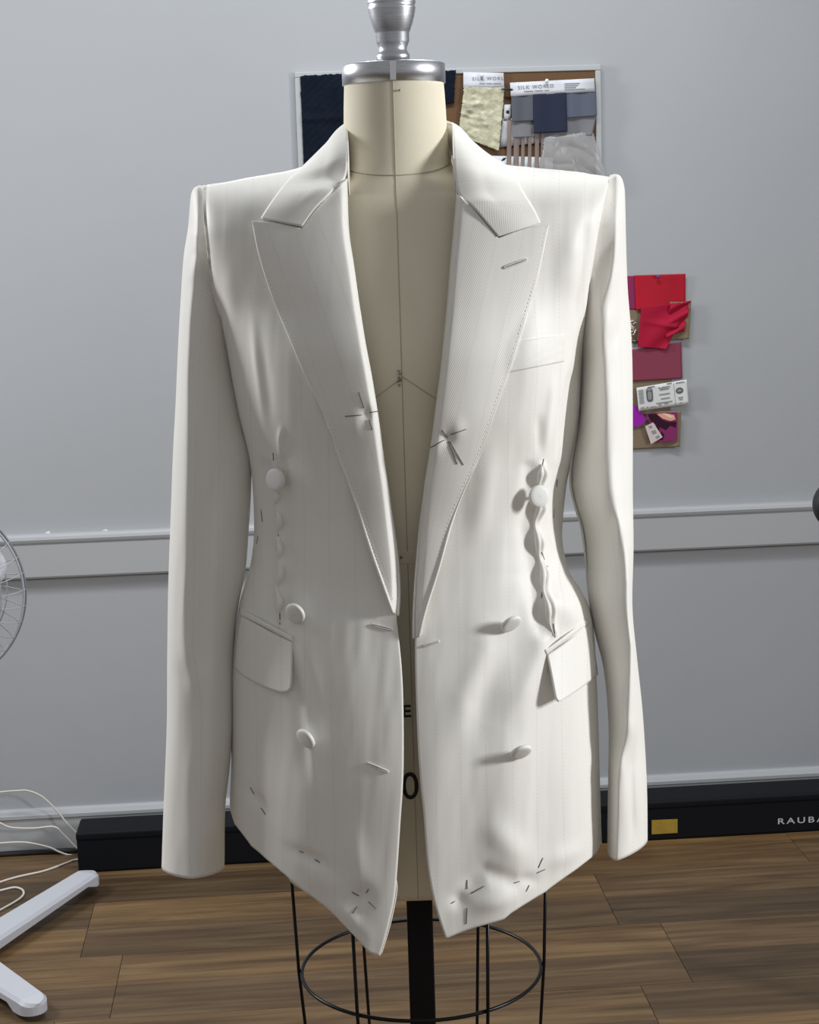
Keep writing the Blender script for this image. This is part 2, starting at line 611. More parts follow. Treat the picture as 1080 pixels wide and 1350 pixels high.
V, F = box_mesh(wpt(0, 2.2, -0.025), WT, -WN, EZ, 3.2, 2.2, 0.012)
floor = build('floor', V, F, M_gap, smooth=False, origin=wpt(0, 2.2, -0.037))
tag(floor, 'dark walnut laminate floor laid in wide planks along the wall', 'floor', kind='structure')
PW_ = 0.27
GAP = 0.0006
row0 = 0.06
row_starts = [0.31, 0.80, 0.34, 0.42, 0.325, 0.62, 0.10, -0.28, 0.46, -0.05, 0.75, -0.4, 0.22, 0.6, 0.0, -0.3, 0.4, 0.1]
plank_meshes = {}
for r in range(14):
    b0 = row0 + (r - 1) * PW_
    L = 1.035
    a = row_starts[r] - 4 * L
    while a < -3.0: a += L
    segs = []
    a0 = -3.1
    while a < 3.1:
        segs.append((a0, a)); a0 = a; a += L
    segs.append((a0, 3.1))
    for (s0, s1) in segs:
        if s1 - s0 < 0.05: continue
        if b0 < 0 and r == 0:
            bb0, bb1 = 0.002, b0 + PW_
        else:
            bb0, bb1 = b0, b0 + PW_
        hx, hy = (s1 - s0) / 2 - GAP, (bb1 - bb0) / 2 - GAP
        key = (round(hx, 4), round(hy, 4))
        if key not in plank_meshes:
            V, F = box_mesh((0, 0, 0), EX, EY, EZ, hx, hy, 0.0065)
            me = bpy.data.meshes.new('plank')
            me.from_pydata([tuple(v) for v in V], [], F)
            me.materials.append(M_plank); me.update()
            plank_meshes[key] = me
        o = bpy.data.objects.new('plank', plank_meshes[key])
        link(o, floor)
        c = wpt((s0 + s1) / 2, (bb0 + bb1) / 2, -0.0065) - ORG[floor]
        o.location = c
        o.rotation_euler = (0, 0, WANG)

V, F = box_mesh(wpt(0, -0.05, 1.4), WT, -WN, EZ, 3.2, 0.05, 1.4)
wall = tag(build('wall_back', V, F, M_wall, smooth=False), 'pale blue grey painted back wall', 'wall', kind='structure')

# dado rail, moulded in profile
zt = float(PW(540, 684, 0.02)[2]); zb = float(PW(540, 741, 0.02)[2])
def extrude_profile(name, prof, m, a0=-3.2, a1=3.2, **k):
    V = [wpt(a, b, z) for a in (a0, a1) for b, z in prof]
    n = len(prof)
    F = [(i, (i + 1) % n, n + (i + 1) % n, n + i) for i in range(n)]
    F += [tuple(range(n))[::-1], tuple(range(n, 2 * n))]
    o = build(name, V, F, m, smooth=False)
    return tag(o, **k)
rail = extrude_profile('trim_1', [(0.0, zb), (0.018, zb), (0.020, zb + 0.004), (0.020, zt - 0.022), (0.023, zt - 0.017),
                                  (0.025, zt - 0.011), (0.023, zt - 0.005), (0.018, zt), (0.0, zt)], M_trim,
                       label='pale painted dado rail running along the back wall', cat='trim', kind='structure')
sk = float(PW(540, 1041.5, 0.015)[2])
base = extrude_profile('baseboard_back', [(0.0, 0.0), (0.014, 0.0), (0.014, sk - 0.022), (0.017, sk - 0.019), (0.017, sk - 0.012),
                                          (0.011, sk - 0.003), (0.006, sk), (0.0, sk)], M_trim,
                       label='pale painted skirting board at the foot of the back wall', cat='skirting board', kind='structure')
# chipped paint along the top of the rail
for (x0, x1) in ((872, 884), (888, 898), (900, 909), (921, 934), (962, 968), (60, 66), (135, 142)):
    xs = np.linspace(x0, x1, 5)
    line = 704 - (xs - 40) * 0.0375
    up = line - 1.2 - rng.rand(5) * 1.4
    pts = [PW(x, y, 0.003) for x, y in zip(xs, line + 1.0)] + [PW(x, y, 0.003) for x, y in zip(xs[::-1], up[::-1])]
    slab('paint_flake', pts, WN, 0.002, M_flake, rail)

# ------------------------------------------------------------------ the dress form
YAX = 1.86
X0 = float(P(537, 675, YAX)[0])
form = thing('dress_form', (X0, YAX, 0.0), 'beige canvas dress form with metal neck cap and black cage stand under the blazer', 'dress form')


def zat(py, Y, px=530):
    return float(P(px, py, Y)[2])


# rows: z, half width, front depth, back depth
zn = zat(106, YAX)
frows = [
    (zat(104, YAX), .0515, .0515, .0515),
    (zat(140, YAX), .0530, .0530, .0530),
    (zat(185, YAX), .0545, .0545, .0555),
    (zat(215, YAX - .055), .0580, .0590, .0600),
    (zat(230, YAX - .06), .0660, .0640, .0680),
    (zat(238, YAX - .06), .0900, .0670, .0760),
    (zat(250, YAX - .065), .1250, .0700, .0830),
    (zat(275, YAX - .07), .1520, .0750, .0900),
    (zat(320, YAX - .08), .1640, .0830, .0980),
    (zat(400, YAX - .09), .1650, .0960, .1020),
    (zat(490, YAX - .1), .1600, .1080, .0980),
    (zat(560, YAX - .1), .1480, .1000, .0900),
    (zat(650, YAX - .09), .1330, .0880, .0820),
    (zat(735, YAX - .08), .1260, .0800, .0800),
    (zat(830, YAX - .08), .1400, .0870, .0950),
    (zat(950, YAX - .09), .1570, .0980, .1150),
    (zat(1060, YAX - .1), .1580, .1020, .1150),
    (zat(1150, YAX - .1), .1500, .1000, .1050),
    (zat(1189, YAX - .1), .1460, .0980, .1000),
]
fz = np.array([r[0] for r in frows])[::-1]
ftab = [pchip(fz, np.array([r[k] for r in frows])[::-1]) for k in (1, 2, 3)]
nz = 150
zz = np.concatenate([np.linspace(frows[0][0], zat(300, YAX - .08), 60)[:-1], np.linspace(zat(300, YAX - .08), frows[-1][0], 90)])
na = 96
th = np.linspace(0, 2 * math.pi, na, endpoint=False)   # 0 = front
FV = np.zeros((len(zz), na, 3))
for j, z in enumerate(zz):
    a, bf, bb = [f(z) for f in ftab]
    pw = 2.0 + 0.35 * float(sstep(zat(240, YAX), zat(330, YAX), -z + zat(240, YAX) + zat(330, YAX)) if False else (1 if z < zat(260, YAX) else 0))
    c, s = np.cos(th), np.sin(th)
    sx = np.sign(s) * np.abs(s) ** (2 / pw); cy = np.sign(c) * np.abs(c) ** (2 / pw)
    FV[j, :, 0] = X0 + a * sx
    FV[j, :, 1] = YAX - np.where(c > 0, bf, bb) * cy
    FV[j, :, 2] = z


def form_front(X, z):
    a, bf = ftab[0](z), ftab[1](z)
    pw = np.where(z < zat(260, YAX), 2.35, 2.0)
    u = np.clip(np.abs(X - X0) / a, 0, 1)
    return YAX - bf * (1 - u ** pw) ** (1 / pw)


Ff = grid_faces(len(zz), na, wrap=True, flip=True)
Ff.append(tuple(range(na)))
Ff.append(tuple((len(zz) - 1) * na + k for k in range(na))[::-1])
build('torso', FV.reshape(-1, 3), Ff, M_linen, form)
# centre front seam, neck seam, bust tapes
zs = np.linspace(frows[0][0] - .002, frows[-1][0] + .002, 120)
tube('centre_seam', [(X0 - .001, float(form_front(X0, z)) - .0002, z) for z in zs], 0.0004, M_seam, form, 6)
nk = []
for k in np.linspace(-1, 1, 41):
    ang = k * math.radians(120)
    z = zat(231, YAX - .06) + 0.0135 * (1 - math.cos(ang * 0.75)) * 2.3
    a, bf, bb = [f(z) for f in ftab]
    nk.append((X0 + a * math.sin(ang) * 1.003, YAX - (bf if math.cos(ang) > 0 else bb) * math.cos(ang) * 1.003, z))
tube('neck_seam', nk, 0.0007, M_seam, form, 6)
zc = zat(497, YAX - .108)
for sgn in (-1, 1):
    p0 = np.array([X0, zc]); p1 = np.array([X0 + sgn * 0.085, zc - 0.062])
    tube('bust_tape', [(x, float(form_front(x, z)) - .0002, z) for x, z in zip(np.linspace(p0[0], p1[0], 14), np.linspace(p0[1], p1[1], 14))],
         0.00045, M_seam, form, 5)
# waist tape with a pin in it
zw = zat(735, YAX - .08)
xs = np.linspace(X0 - .1, X0 + .1, 41)
TV = np.stack([np.stack([np.array([x, float(form_front(x, z)) - .0009, z]) for x in xs]) for z in (zw + .0068, zw + .006, zw - .006, zw - .0068)])
TV[0, :, 1] += .0011; TV[-1, :, 1] += .0011
grid('waist_tape', TV, M_tape, form, smooth=False, flip=orient_grid(TV, (0, -1, 0)))
def ball(name, c, r, m, parent=None, n=10, sc=(1, 1, 1)):
    V, F = [], []
    for j in range(n + 1):
        ph = math.pi * j / n
        for i in range(2 * n):
            t = math.pi * i / n
            V.append((c[0] + sc[0] * r * math.sin(ph) * math.cos(t), c[1] + sc[1] * r * math.sin(ph) * math.sin(t), c[2] + sc[2] * r * math.cos(ph)))
    return build(name, V, grid_faces(n + 1, 2 * n, wrap=True, flip=True), m, parent)
pp = P(529, 735, YAX - .0815); ball('pin_head', pp, .0016, M_pin, form)
for dx, dy in ((0, 0), (-1.5, 5), (1.5, -5), (.5, 10), (-.5, -9), (2.5, 3)):
    ball('pin_head', P(526 + dx * .7, 498 + dy, YAX - .1095), .0013, M_pin, form, 6)
ball('pin_head', P(527, 119, YAX - .0535), .0012, M_pin, form, 6)
# printed size lettering, on the canvas below the waist
for ch, cx, cy, hpx, wpx in (('E', 536.5, 937.5, 17, 11.5), ('0', 541, 1036, 38, 22)):
    Yc = float(form_front(float(P(cx, cy, YAX - .1)[0]), float(P(cx, cy, YAX - .1)[2]))) - .0012
    c = P(cx, cy, Yc)
    k = 1.79 / FPX
    text('size_lettering', ch, c, (1, 0, 0), (0, 0, 1), hpx * k, M_print, form, bold=0.004 if ch == '0' else 0.018, width=wpx * k)
# neck cap and turned finial
zc0, zc1 = zat(106, YAX - .05), zat(79, YAX - .05)
Rn = .0537
lathe('neck_cap', [(Rn - .004, zc0 - .0005), (Rn, zc0), (Rn, zc1 - .001), (Rn - .001, zc1), (Rn - .003, zc1 + .0004), (0.0005, zc1 + .0008)], (X0, YAX, 0), M_metal, form, 96)
box('cap_joint', (X0 - .0005, YAX - Rn, (zc0 + zc1) / 2), (.003, .0006, (zc1 - zc0) / 2 - .0006), mat('bright_metal', (.85, .86, .88), .2, metal=1), form)
kpx = YAX / FPX
def fz_(py): return zat(py, YAX, 520)
prof = [(.0005, fz_(80)), (21.5 * kpx, fz_(80)), (21.5 * kpx, fz_(73)), (20.5 * kpx, fz_(71)), (18.5 * kpx, fz_(68)), (18 * kpx, fz_(64)), (20 * kpx, fz_(58)), (21.5 * kpx, fz_(55)),
        (21.5 * kpx, fz_(44)), (22.5 * kpx, fz_(42)), (26 * kpx, fz_(32)), (29 * kpx, fz_(21)), (30.5 * kpx, fz_(12)), (31 * kpx, fz_(10)), (29 * kpx, fz_(8)),
        (31 * kpx, fz_(5)), (31 * kpx, fz_(0)), (28 * kpx, fz_(-4)), (22 * kpx, fz_(-8)), (20 * kpx, fz_(-14)), (26 * kpx, fz_(-24)), (28 * kpx, fz_(-34)), (20 * kpx, fz_(-48)), (.0005, fz_(-54))]
lathe('finial', prof, (X0, YAX, 0), M_metal, form, 64)
# stand: pole, cage of six rods with a hoop, base outside the picture
zbtm = frows[-1][0]
box('pole', (X0, YAX, (zbtm + 0.05) / 2), (.0145, .0145, (zbtm - 0.05) / 2 + .004), M_black, form, bevel=.002)
RC = 0.136
zr = zat(1282, YAX, 557)
YC = YAX + .015
ring = [(X0 + RC * math.cos(a), YC + RC * math.sin(a), zr) for a in np.linspace(0, 2 * math.pi, 96, endpoint=False)]
tube('cage_hoop', ring, .0021, M_black, form, 10, closed=True)
for k in range(6):
    a = math.radians(60 * k)
    r1, r0 = RC + .0042, RC - .012
    top = np.array([X0 + (r1 + .004) * math.cos(a), YC + (r1 + .004) * math.sin(a), zbtm + .004])
    mid = np.array([X0 + (RC + .0038) * math.cos(a), YC + (RC + .0038) * math.sin(a), zr])
    bot = np.array([X0 + r0 * math.cos(a), YC + r0 * math.sin(a), zr - .22])
    tube('cage_rod', [top, mid, bot], .0019, M_black, form, 8)
ring2 = [(X0 + (RC - .016) * math.cos(a), YC + (RC - .016) * math.sin(a), zr - .22) for a in np.linspace(0, 2 * math.pi, 64, endpoint=False)]
tube('cage_hoop', ring2, .0022, M_black, form, 8, closed=True)
for k in range(4):
    a = math.radians(45 + 90 * k)
    pts = catmull([(X0 + r * math.cos(a), YAX + r * math.sin(a), z) for r, z in ((.012, .16), (.05, .13), (.14, .075), (.23, .055))], 6)
    leg = tube('leg', pts, np.linspace(.014, .010, len(pts)), M_black, form, 10)
    lathe('castor', [(.0005, -.010), (.022, -.009), (.0245, 0), (.022, .009), (.0005, .010)], (X0 + .235 * math.cos(a), YAX + .235 * math.sin(a), .0246), M_black, form, 24,
          axis=(-math.sin(a), math.cos(a), 0))
    tube('castor_stem', [(X0 + .228 * math.cos(a), YAX + .228 * math.sin(a), .03), (X0 + .228 * math.cos(a), YAX + .228 * math.sin(a), .058)], .006, M_black, form, 8)

# ------------------------------------------------------------------ the blazer
XL = [(205, 300), (247, 268), (300, 272), (373, 280), (413, 290), (460, 299), (500, 306), (550, 316), (600, 328), (640, 333), (700, 335), (740, 331),
      (770, 323), (800, 315), (850, 308), (900, 305), (1000, 305), (1060, 303), (1270, 303)]
XR = [(205, 790), (233, 803), (290, 791), (340, 783), (383, 776), (433, 771), (490, 768), (550, 764), (600, 755), (640, 747), (690, 742), (717, 742), (753, 750),
      (775, 764), (800, 777), (830, 783), (900, 787), (950, 789), (1107, 793), (1270, 793)]
xl, xr = table(XL), table(XR)
ytop_f = table([(240, 248), (268, 247), (277, 243), (360, 229), (397, 221), (430, 211), (452, 203), (600, 203), (640, 208), (670, 217), (740, 224), (803, 232), (830, 233)])
bfr = table([(200, .060), (235, .080), (280, .092), (330, .101), (400, .113), (480, .126), (540, .124), (620, .113), (700, .105), (760, .106), (830, .116), (920, .130), (1050, .142), (1260, .146)])

LDART = [(361, 598), (363, 630), (365, 652), (368, 687), (367, 717), (371, 743), (366, 777), (368, 800), (369, 824)]
RDART = [(715, 606), (713, 630), (712, 670), (707, 697), (713, 733), (717, 765), (720, 787), (725, 813), (732, 842)]


def detail(px, py):
    """relief of the cloth: pinned darts, drag lines, bulges (metres, forward positive)"""
    h = np.zeros_like(px)
    L = px < 538
    # ---- left front
    hl = np.zeros_like(px)
    d, a, s = polydist(px, py, LDART)
    e = sstep(0, .08, a) * sstep(0, .05, 1 - a)
    hl += .0050 * e * np.exp(-(d / 3.0) ** 2) * (0.72 + 0.28 * np.cos(a * 2 * math.pi * 6))
    hl -= .0040 * e * np.exp(-((d - 11) / 8.0) ** 2) * np.where(s > 0, 1.0, .8)
    hl += ridge(px, py, [(333, 395), (340, 450), (346, 500), (350, 550), (357, 595)], 6, .0020, .4)
    hl -= ridge(px, py, [(345, 420), (354, 490), (360, 550), (364, 595)], 8, .0012, .4)
    hl += ridge(px, py, [(374, 555), (371, 580), (372, 610)], 4, .003, .4)
    hl += ridge(px, py, [(391, 822), (399, 880), (408, 950), (417, 1020), (426, 1080)], 9, .0018, .35)
    hl -= ridge(px, py, [(384, 850), (390, 900), (400, 980), (408, 1040)], 8, .0028, .3)
    hl -= ridge(px, py, [(404, 840), (414, 900), (424, 970), (432, 1040)], 8, .0022, .3)
    hl += bump(px, py, 385, 470, 60, 95, .007)
    hl += bump(px, py, 450, 900, 60, 150, .004)
    hl -= bump(px, py, 478, 1183, 13, 15, .0045)
    hl += bump(px, py, 470, 1130, 14, 40, .003, -.15)
    hl += bump(px, py, 455, 1205, 30, 10, .003, .7)
    hl -= bump(px, py, 408, 1130, 26, 8, .0035, .5)
    hl -= bump(px, py, 340, 1056, 18, 8, .0030, .9)
    hl += bump(px, py, 430, 1165, 26, 14, .003, .7)
    hl += .0016 * np.sin(px * .052 + py * .006) * sstep(850, 1100, py)
    hl += ridge(px, py, [(300, 330), (306, 400), (315, 450)], 10, .0012, .4)
    # ---- right front
    hr = np.zeros_like(px)
    d, a, s = polydist(px, py, RDART)
    e = sstep(0, .05, a) * sstep(0, .06, 1 - a)
    sc = .5 + .5 * np.cos((a - .45) * 2 * math.pi / .19)
    hr += (.0030 + .0062 * sc) * e * np.exp(-(d / np.where(s > 0, 5.5, 3.4)) ** 2)
    hr -= .0030 * e * np.exp(-((d - 16) / 9.0) ** 2) * np.where(s > 0, 1.0, .3)
    hr += bump(px, py, 740, 800, 18, 30, .006, -.6)
    hr += ridge(px, py, [(728, 480), (723, 530), (718, 580), (716, 605)], 6, .0022, .35)
    hr -= ridge(px, py, [(708, 540), (711, 580), (713, 606)], 6, .0016, .35)
    hr += ridge(px, py, [(758, 290), (752, 340), (742, 400)], 18, .0030, .4)
    hr -= ridge(px, py, [(775, 280), (769, 340), (763, 390), (757, 440)], 9, .0022, .3)
    hr += bump(px, py, 690, 470, 45, 80, .008)
    hr -= ridge(px, py, [(706, 770), (690, 810), (676, 860), (650, 900), (628, 950), (622, 1010)], 22, .0045, .4)
    hr += ridge(px, py, [(722, 800), (712, 860), (690, 910), (668, 960)], 13, .0035, .35)
    hr += ridge(px, py, [(640, 800), (640, 860), (612, 920), (604, 1000)], 16, .0030, .35)
    hr += ridge(px, py, [(628, 1082), (655, 1098), (680, 1125), (700, 1150)], 19, .0042, .4)
    hr -= ridge(px, py, [(600, 1185), (640, 1150), (680, 1163), (700, 1160)], 12, .0045, .3)
    hr -= bump(px, py, 605, 1187, 11, 11, .0045)
    hr += bump(px, py, 650, 1188, 26, 12, .0040, -.3)
    hr += bump(px, py, 740, 1130, 26, 12, .0030, -.5)
    hr -= bump(px, py, 698, 1160, 12, 8, .003)
    hr += .0020 * np.sin(px * .060 + py * .004 + 1.0) * sstep(820, 1050, py)
    hr += ridge(px, py, [(652, 560), (640, 640), (622, 740)], 15, .003, .4)
    h = np.where(L, hl, hr)
    # pinched basting stars on the lapels sit on the lapel meshes
    return h


xfold = table([(380, 766), (450, 753), (483, 747), (507, 739), (550, 734), (600, 731), (625, 726), (650, 722), (690, 724), (720, 731), (740, 737), (760, 747), (790, 772), (820, 800)])


def fwd(px, py, rel=True):
    px = np.asarray(px, float); py = np.asarray(py, float)
    px, py = np.broadcast_arrays(px, py)
    c = (xl(py) + xr(py)) / 2; hw = (xr(py) - xl(py)) / 2
    u = np.clip(np.abs((px - c) / hw), 0, 1)
    lat = (1 - u ** 2.4) ** .5
    lat = np.maximum(lat, 0) + (1 - lat) * .55 * (1 - sstep(290, 500, py))
    dy = np.clip(py - ytop_f(px), 0, None)
    sh = np.clip(dy / 70.0, 0, 1)
    sh = (1 - (1 - sh) ** 2.2)
    # near the neck the cloth stays close to the form, over the shoulder pad it turns square
    s2 = .12 + .88 * sh ** .6
    f = bfr(py) * lat * s2
    if rel:
        # the side panel turns sharply back behind the front dart, under the sleeve
        f = f - .034 * sstep(0, 13, px - xfold(py)) * sstep(400, 480, py) * (1 - sstep(735, 790, py))
    return f


PANELS = {}


def depth(px, py):
    """depth of the finished front panels, relief included"""
    px, py = np.broadcast_arrays(np.asarray(px, float), np.asarray(py, float))
    fx, fy = px.ravel(), py.ravel()
    out = np.zeros(fx.shape)
    for i in range(len(fx)):
        gx, gy, gY = PANELS['l' if fx[i] < 538 else 'r']
        d = (gx - fx[i]) ** 2 + (gy - fy[i]) ** 2
        k = np.argpartition(d, 4)[:4]
        w = 1 / (d[k] + .05)
        out[i] = (gY[k] * w).sum() / w.sum()
    return out.reshape(px.shape)


def view_xy(V):
    d = (V - np.array([0, 0, CAMZ])) @ CMN
    return 540 - FPX * d[..., 0] / d[..., 2], 675 + FPX * d[..., 1] / d[..., 2]


def grid_normals(V):
    n = np.cross(np.gradient(V, axis=1), np.gradient(V, axis=0))
    n /= np.linalg.norm(n, axis=-1)[..., None] + 1e-12
    if n.reshape(-1, 3).sum(0)[1] > 0: n = -n
    return n


blazer = thing('blazer', (X0, YAX, zat(1262, YAX - .12)), 'ivory double breasted blazer with peak lapels and basting stitches on the dress form', 'blazer')


def coons(outer, inner, top, bottom, ns, nt, kt=1.0, kb=1.0, sfun=None):
    """outer (s=0) and inner (s=1) run from top to bottom; top and bottom run from outer to inner"""
    tt = np.linspace(0, 1, nt)
    ss = np.linspace(0, 1, ns)
    if sfun is not None: ss = sfun(ss)
    Lb, Rb = resample(outer, tt), resample(inner, tt)
    T, B = resample(top, ss), resample(bottom, ss)
    s = ss[None, :, None]; t = tt[:, None, None]
    ruled = (1 - s) * Lb[:, None] + s * Rb[:, None]
    ct = T[None] - ((1 - s) * Lb[0] + s * Rb[0])
    cb = B[None] - ((1 - s) * Lb[-1] + s * Rb[-1])
    return ruled + (1 - t) ** kt * ct + t ** kb * cb


# boundary curves in directions of view; the depth comes from the body form
ROLL_L = [(457, 204), (458, 233), (460, 300), (467, 350), (474, 400), (482, 450), (491, 500), (499, 550), (506, 600), (513, 650), (519, 700), (523.5, 745), (525, 785), (523, 812)]
EDGE_L = [(526, 840), (530, 883), (532, 933), (532, 1017), (528, 1083), (523.5, 1150), (520, 1185), (510, 1228), (501, 1258)]
HEM_L = [(304, 1070), (309, 1086), (330, 1116), (357, 1137), (377, 1153), (400, 1174), (433, 1200), (467, 1233), (488, 1256), (501, 1261)]
SIDE_L = [(268, 247), (272, 300), (280, 373), (290, 413), (299, 460), (306, 500), (316, 550), (328, 600), (333, 640), (335, 700), (331, 740), (323, 770), (315, 800),
          (308, 850), (305, 900), (305, 1000), (303, 1055), (304, 1070)]
TOP_L = [(268, 247), (277, 243), (360, 229), (397, 221), (430, 211), (457, 204)]
ROLL_R = [(600, 204), (601, 257), (598, 300), (593.5, 350), (589.5, 400), (583, 467), (575, 533), (567, 593), (558.5, 650), (553, 717), (548.5, 783), (547, 820), (547, 842)]
EDGE_R = [(547.5, 883), (549, 933), (551, 983), (554.5, 1033), (558, 1067), (563, 1133), (570, 1177), (579, 1210), (588, 1237)]
HEM_R = [(794, 1112), (787, 1123), (753, 1150), (720, 1177), (673, 1203), (663, 1211), (630, 1222), (588, 1238)]
SIDE_R = [(803, 233), (791, 290), (783, 340), (776, 383), (771, 433), (768, 490), (764, 550), (755, 600), (747, 640), (742, 690), (742, 717), (750, 753), (764, 775),
          (777, 800), (783, 830), (787, 900), (789, 950), (793, 1095), (794, 1112)]
TOP_R = [(803, 233), (740, 224), (670, 217), (640, 208), (600, 204)]

NT, NS = 300, 150
pan = {}
for side, so, ro, ed, tp, hm in (('l', SIDE_L, ROLL_L, EDGE_L, TOP_L, HEM_L), ('r', SIDE_R, ROLL_R, EDGE_R, TOP_R, HEM_R)):
    G = coons(catmull(so), catmull(ro + ed), catmull(tp), np.array(hm, float), NS, NT, 2.5, 2.0, lambda s: s ** 1.7)
    px, py = G[..., 0], G[..., 1]
    V = P(px, py, YAX - fwd(px, py))
    u_ = np.clip(np.abs((px - (xl(py) + xr(py)) / 2) / ((xr(py) - xl(py)) / 2)), 0, 1)
    V = V + grid_normals(V) * ((detail(px, py) + .38 * limp(px, py, 3)) * sstep(0, .07, 1 - u_))[..., None]
    vx, vy = view_xy(V)
    PANELS[side] = (vx.ravel(), vy.ravel(), V[..., 1].ravel())
    uv = np.stack([px / 1270 + .004 * np.sin(py / 300), -py / 1270], -1)
    o = grid('front_panel', V, M_suit, blazer, uv, flip=orient_grid(V, (0, -1, 0)), solid=.0022, soff=-1.0)
    pan[side] = (G, V)

# back and side: from one side seam round the back to the other
nb = 60
ph = np.linspace(0, math.pi, nb)
VL, VR = pan['l'][1][:, 0], pan['r'][1][:, 0]
rows = []
for j in range(0, NT, 4):
    a, b = VL[j], VR[j]
    mid, half = (a + b) / 2, (a - b) / 2
    t = j / (NT - 1)
    bb = .035 + .085 * float(sstep(0, .15, np.array(t)))
    row = mid + half * np.cos(ph)[:, None]
    row[:, 1] += bb * np.sin(ph) ** .8
    if t < .16:       # shoulder line runs up to the back of the neck
        xx = np.cos(ph)
        lift = (1 - np.abs(xx) ** 1.3) * .022 * (1 - t / .16) - .004
        row[:, 2] += lift
        row[:, 1] += .05 * np.exp(-(xx / .34) ** 2) * (1 - t / .16)
    rows.append(row)
BV = np.array(rows)
uvb = np.stack(np.broadcast_arrays(np.linspace(0, .6, nb)[None, :], np.linspace(0, -.7, len(rows))[:, None]), -1)
grid('back_panel', BV, M_suit, blazer, uvb, flip=orient_grid(BV, (0, 1, 0)), solid=.002, soff=-1)

# ---- lapels: folded back over the front panels along the roll line
OUT_L = [(332, 291), (334, 303), (340, 333), (352, 373), (367, 413), (387, 460), (407, 507), (427, 549), (445, 597), (467, 655), (490, 725), (507, 772), (520, 808)]
GOR_L = [(332, 291), (352, 292), (375, 296), (398, 301), (417, 275), (437, 254), (457, 236)]
OUT_R = [(724, 297), (718, 327), (707, 377), (690, 433), (672, 490), (657, 533), (643, 574), (630, 610), (613, 645), (593, 695), (577, 750), (561, 800), (550, 840)]
GOR_R = [(724, 297), (705, 298), (680, 305), (657, 314), (640, 294), (622, 273), (602, 256)]
STAR_L, STAR_R = (484, 546), (590, 578)


def lapel_off(G, inner, outer, star):
    px, py = G[..., 0], G[..., 1]
    dr, _, _ = polydist(px, py, inner)
    do, _, _ = polydist(px, py, outer)
    off = .0062 * (1 - np.exp(-dr / 3.5)) - .0015 * np.exp(-do / 22.0) + .0012 * np.exp(-((dr - 40) / 35.0) ** 2)
    off = np.where(dr < .01, 0.0012, off)
    off = off + .12 * limp(px, py, 21) * sstep(0, 12, dr)
    off -= bump(px, py, star[0], star[1], 8, 8, .003)
    off += bump(px, py, star[0] - 16, star[1] + 14, 9, 12, .0016) + bump(px, py, star[0] + 14, star[1] - 14, 9, 12, .0014)
    return off


def near_smooth(px, py):
    """lapels bridge the small relief underneath"""
    return YAX - fwd(px, py, rel=False)


lap = {}
for side, out, gor, roll, star in (('l', OUT_L, GOR_L, ROLL_L[1:], STAR_L), ('r', OUT_R, GOR_R, ROLL_R[1:], STAR_R)):
    inner = catmull(roll)
    outer = catmull(out)
    end = inner[-1]
    bottom = np.array([outer[-1], inner[-1]])
    top = np.vstack([catmull(gor[:4], 8)[:-1], catmull(gor[3:], 8)])
    G = coons(outer, inner, top, bottom, 80, 200, 5.0, 1.0)
    off = lapel_off(G, inner, outer, star)
    px, py = G[..., 0], G[..., 1]
    Y = near_smooth(px, py) - off - .0035 * sstep(0, 9, polydist(px, py, inner)[0])
    m_ = PANELS[side]
    Yp = depth(px[::4, ::3], py[::4, ::3])
    over = np.clip(Y[::4, ::3] - (Yp - .003), 0, None)
    ii = np.linspace(0, over.shape[0] - 1, Y.shape[0]); jj = np.linspace(0, over.shape[1] - 1, Y.shape[1])
    tmp = np.stack([np.interp(ii, np.arange(over.shape[0]), over[:, k]) for k in range(over.shape[1])], 1)
    over = np.stack([np.interp(jj, np.arange(over.shape[1]), tmp[k]) for k in range(tmp.shape[0])], 0)
    for _ in range(6):
        over = np.maximum(over, (np.roll(over, 1, 0) + np.roll(over, -1, 0) + np.roll(over, 1, 1) + np.roll(over, -1, 1)) / 4)
    Y = Y - over * sstep(0, 6, polydist(px, py, inner)[0])
    V = P(px, py, Y)
    ang = .33 if side == 'l' else -.22
    uv = np.stack([(px * math.cos(ang) - py * math.sin(ang)) / 1270, -(px * math.sin(ang) + py * math.cos(ang)) / 1270], -1)
    grid('lapel', V, M_suit, blazer, uv, flip=orient_grid(V, (0, -1, 0)), solid=.0026, soff=-1)
    lap[side] = (G, Y)


def lapel_depth(side, x, y):
    G, Y = lap[side]
    d = (G[..., 0] - x) ** 2 + (G[..., 1] - y) ** 2
    return float(Y.reshape(-1)[np.argmin(d)])


# ---- collar: from notch to notch round the back of the neck
def st(side, pin, pout, yin=None, yout=None):
    yi = lapel_depth(side, *pin) - .001 if yin is None else YAX + yin
    yo = float(near_smooth(*[np.array(float(c)) for c in pout])) - .0065 if yout is None else YAX + yout
    return P(pin[0], pin[1], yi), P(pout[0], pout[1], yo)


